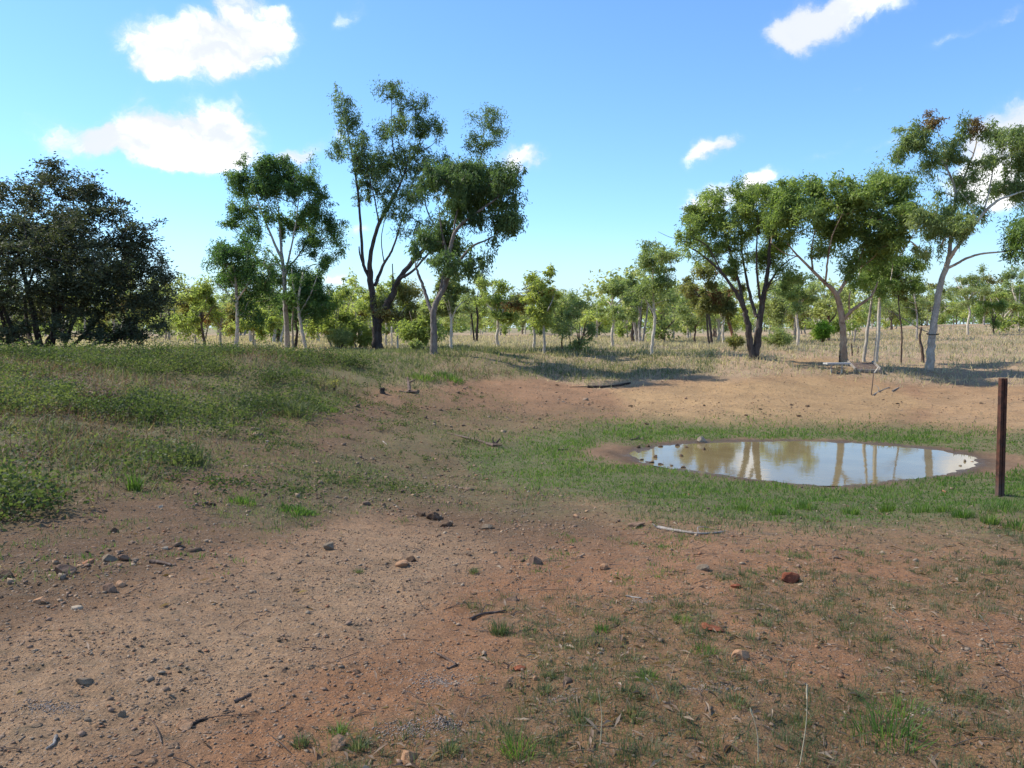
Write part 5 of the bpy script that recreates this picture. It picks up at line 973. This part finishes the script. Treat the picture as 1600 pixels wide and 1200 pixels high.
# ------------------------------------------------------------------ posts and man-made things
def box(sx, sy, sz, mt, name, c=(0, 0, 0), bev=.006, rot=None):
    import bmesh
    bm = bmesh.new(); bmesh.ops.create_cube(bm, size=1); 
    for v in bm.verts: v.co = Vector((v.co.x * sx, v.co.y * sy, v.co.z * sz))
    if bev: bmesh.ops.bevel(bm, geom=bm.edges[:], offset=bev, segments=2, affect='EDGES')
    for v in bm.verts: v.co += Vector(c)
    me = bpy.data.meshes.new(name); bm.to_mesh(me); bm.free(); me.materials.append(mt); return me
m, w = mat('rusty_steel'); co = objco(w); n1 = w.noise(co, 9, 6, .65); n2 = w.noise(co, 60, 5, .7)
cR = w.mix(w.mr(n1, .38, .62), (.045, .022, .016), (.12, .045, .026)); cR = w.mix(w.mr(n2, .5, .75, 0, .7), cR, (.13, .055, .03)); cR = w.mix(w.mr(w.noise(co, 22, 4, .6), .62, .72, 0, .5), cR, (.15, .12, .10)); 
sepz = w.n('ShaderNodeSeparateXYZ'); w.link(co, sepz.inputs[0]); cR = w.mix(w.mr(sepz.outputs[2], .35, .05, 0, .45), cR, (.17, .12, .10))
b_ = bsdf(w, cR, .8, .3, n2, .6, .004); b_.inputs['Metallic'].default_value = .15; out(w, b_.outputs[0]); M['rust'] = m
pb = ground_at(1562, 775); s = pb[1] / F; top = at(1567, 591, pb[1]); hgt = top[2] - pb[2]; dx = top[0] - pb[0]
root = empty('steel_post', pb, 'tall rusty channel steel post standing alone at right', 'post')
W_ = 11 * s; import bmesh
def prism(prof, h, mt, name, lean=0, z0=-.25, segs=10):
    n = len(prof); V = []; 
    for i in range(segs + 1): zz = z0 + (h - z0) * i / segs; V += [(px_ + lean * max(0, zz) / h, py_, zz) for px_, py_ in prof]
    Fq = [(i * n + j, i * n + (j + 1) % n, (i + 1) * n + (j + 1) % n, (i + 1) * n + j) for i in range(segs) for j in range(n)]
    me = bpy.data.meshes.new(name); me.from_pydata(V, [], Fq + [tuple(range(segs * n, segs * n + n)), tuple(range(n - 1, -1, -1))]); me.materials.append(mt); return me
g_ = .009
# two flat faced channels back to back with a dark groove between them
o1 = obj('left_channel', prism([(-W_ / 2, -.03), (-.006, -.03), (-.006, .03), (-W_ / 2, .03)], hgt, M['rust'], 'left_channel', dx), root)
o1.name = 'channel'
o2 = obj('channel', prism([(.006, -.03), (W_ / 2, -.03), (W_ / 2, .03), (.006, .03)], hgt, M['rust'], 'channel', dx), root)
o3 = obj('web', prism([(-.006, -.018), (.006, -.018), (.006, .018), (-.006, .018)], hgt - .01, M['rust'], 'web', dx), root)
root.rotation_euler = (0, 0, R(12))
m, w = mat('bolt_hole'); out(w, bsdf(w, (.012, .01, .01), .9).outputs[0]); M['hole'] = m
for i in range(5):
    zz = hgt * (.93 - .17 * i); me = bpy.data.meshes.new('bolt'); bm = bmesh.new(); bmesh.ops.create_cone(bm, cap_ends=True, segments=10, radius1=.007, radius2=.006, depth=.010, matrix=__import__('mathutils').Matrix.Translation((dx * zz / hgt + W_ * .27, -.034, zz)) @ __import__('mathutils').Matrix.Rotation(R(90), 4, 'X')); bm.to_mesh(me); bm.free(); me.materials.append(M['rust']); obj('bolt', me, root)

def pole(name, label, p0, p1, r0, r1, mt, cat='post', mids=(), dmin=14, group=None, rough=.15):
    b = ground_at(p0[0], p0[1], dmin=dmin); pts = [b - np.array([0, 0, .1])] + [at(a, c, b[1]) for a, c in mids] + [at(p1[0], p1[1], b[1])]; t = Tubes()
    P, r_ = smooth_path(pts, list(np.linspace(r0, r1, len(pts))), 5, .12); t.add(P, r_, 8, rough); o = obj(name, t.mesh(name, M[mt], b), None, b); tag(o, label, cat, group); return o
pole('iron_stake', 'thin brown stake standing in the bare far bank', (1361, 617), (1365, 583), .018, .015, 'wood_brown', dmin=18)
pole('wooden_post', 'pale bare post between the two tall trees', (612, 540), (612, 510), .055, .05, 'bark_white', dmin=32)
pole('bent_snag', 'dark crooked dead stub beside the white gum', (1442, 566), (1440, 511), .075, .04, 'wood_brown', cat='snag', mids=[(1441, 548), (1437, 530)], dmin=26)
pole('fence_post', 'pale old fence post in dry grass behind the tan trunk', (1334, 536), (1337, 513), .06, .05, 'wood_grey', dmin=34)
pole('fence_post', 'short dark stake just right of the tan trunk', (1332, 556), (1330, 536), .03, .025, 'wood_brown', dmin=28)
pole('fence_post', 'shortest dark stake beside the leaning grey sapling', (1340, 553), (1341, 542), .03, .02, 'wood_brown', dmin=28)
pole('dead_stub', 'short dark stub hugging the tan trunk', (1312, 568), (1313, 545), .05, .03, 'wood_brown', cat='snag', dmin=26)
pole('fence_post', 'small pale post near the left white stems', (398, 546), (398, 530), .05, .04, 'bark_white', dmin=30)
# a dead pole propped between the thin stem and the white gum
gb = ground_at(1442, 566, dmin=26); t = Tubes(); P, r_ = smooth_path([at(1376, 478, gb[1]), at(1405, 494, gb[1]), at(1436, 513, gb[1]), at(1456, 521, gb[1])], [.012, .018, .02, .02], 4); t.add(P, r_, 6)
o = obj('propped_pole', t.mesh('propped_pole', M['wood_grey'], P[0]), None, P[0]); tag(o, 'thin dead pole propped against the white gum trunk', 'pole')
# strap round the gum
gb = ground_at(1452, 580, dmin=24); c = at(1457, 522, gb[1]); th_ = np.linspace(0, 2 * math.pi, 17); t = Tubes(); t.add(np.stack([c[0] + .205 * np.cos(th_), c[1] + .205 * np.sin(th_), c[2] + .02 * np.sin(th_)], 1), np.full(17, .018), 6)
o = obj('strap', t.mesh('strap', M['wood_dark'], c), None, c); tag(o, 'dark band wrapped round the white gum trunk', 'strap')

# bench
m, w = mat('bench_timber'); co = objco(w); mp = w.n('ShaderNodeMapping'); w.link(co, mp.inputs[0]); mp.inputs['Scale'].default_value = (1, 9, 9); n1 = w.noise(mp.outputs[0], 5, 5, .6)
out(w, bsdf(w, w.mix(w.mr(n1, .35, .65), (.36, .35, .33), (.50, .49, .46)), .8, .3, n1, .4, .01).outputs[0]); M['bench'] = m
bb = ground_at(1307, 582, dmin=20); s = bb[1] / F; L_ = 38 * s; H_ = 14 * s; root = empty('bench', bb, 'low weathered plank bench beneath the tan trunk tree', 'bench')
for k in range(2): obj('seat_plank', box(L_, .17, .06, M['bench'], 'seat_plank', (0, (k - .5) * .18, H_)), root)
for sx in (-1, 1):
    for sy in (-1, 1): obj('leg', box(.045, .05, H_ + .08, M['bark_white'], 'leg', (sx * L_ * .23 + sy * .06, sy * .1, H_ / 2 - .07), .005), root)
    obj('crossbar', box(.16, .04, .035, M['bark_tan'], 'crossbar', (sx * L_ * .23, -.13, H_ * .5), .004), root)
    obj('crossbar', box(.16, .04, .035, M['bark_tan'], 'crossbar', (sx * L_ * .23, .13, H_ * .5), .004), root)
root.rotation_euler = (0, 0, R(6))
# hatch: low framed lid of grey boards sloping to the viewer
hb_ = ground_at(1355, 582, dmin=20); s = hb_[1] / F; root = empty('wooden_hatch', hb_, 'low sloping grey board hatch with pale side rails', 'hatch'); wh = 34 * s; 
for k in range(5): obj('board', box(wh / 5 - .008, .95, .03, M['wood_brown'], 'board', ((k - 2) * wh / 5, .48, .12), .004), root)
for sx in (-1, 1): obj('side_rail', box(.06, 1.1, .08, M['wood_grey'], 'side_rail', (sx * (wh / 2 + .04), .48, .145), .008), root)
obj('front_board', box(wh + .2, .05, .12, M['wood_grey'], 'front_board', (0, -.06, .075), .006), root)
root.rotation_euler = (R(12), 0, R(-8))
for px_, q in ((1366, 0), (1377, 1)):
    pass
t = Tubes(); a0 = ground_at(1366, 584, dmin=20); P, r_ = smooth_path([a0 + [0, 0, .02], at(1373, 573, a0[1])], [.025, .02], 3); t.add(P, r_, 6); o = obj('leaning_batten', t.mesh('leaning_batten', M['bark_white'], a0), None, a0); tag(o, 'pale batten leaning at the right side of the hatch', 'batten')

# ------------------------------------------------------------------ an unseen thin cloud, added overhead to shade the foreground
m, w = mat('shade_cloud_vapour'); pv = w.n('ShaderNodeVolumePrincipled'); pv.inputs['Color'].default_value = (1, 1, 1, 1); pv.inputs['Density'].default_value = .005; oo = w.n('ShaderNodeOutputMaterial'); w.link(pv.outputs[0], oo.inputs['Volume'])
Hc = 420.0; tgt = np.array([-2.0, -12.0, 0]); cc_ = tgt + np.array([sun_h[0], sun_h[1], 0]) * Hc / math.tan(SUN_EL) + np.array([0, 0, Hc])
bm = bmesh.new(); bmesh.ops.create_icosphere(bm, subdivisions=5, radius=1); rg = np.random.default_rng(3)
co_ = np.array([v.co[:] for v in bm.verts]); f1 = fbm(co_[:, 0] * 2.5 + 10, co_[:, 1] * 2.5 + co_[:, 2], 4) - .5; f2 = fbm(co_[:, 0] * 6 + 3, co_[:, 1] * 6 + co_[:, 2] * 2, 3) - .5
for v, a1, a2 in zip(bm.verts, f1, f2): k = 1 + .45 * a1 + .2 * a2; v.co = Vector((v.co.x * 62 * k, v.co.y * 33 * k, v.co.z * 13 * k))
me = bpy.data.meshes.new('cloud'); bm.to_mesh(me); bm.free(); me.materials.append(m); o = obj('cloud', me, None, cc_); tag(o, 'thin unseen cloud added above the frame to shade the foreground', 'cloud')
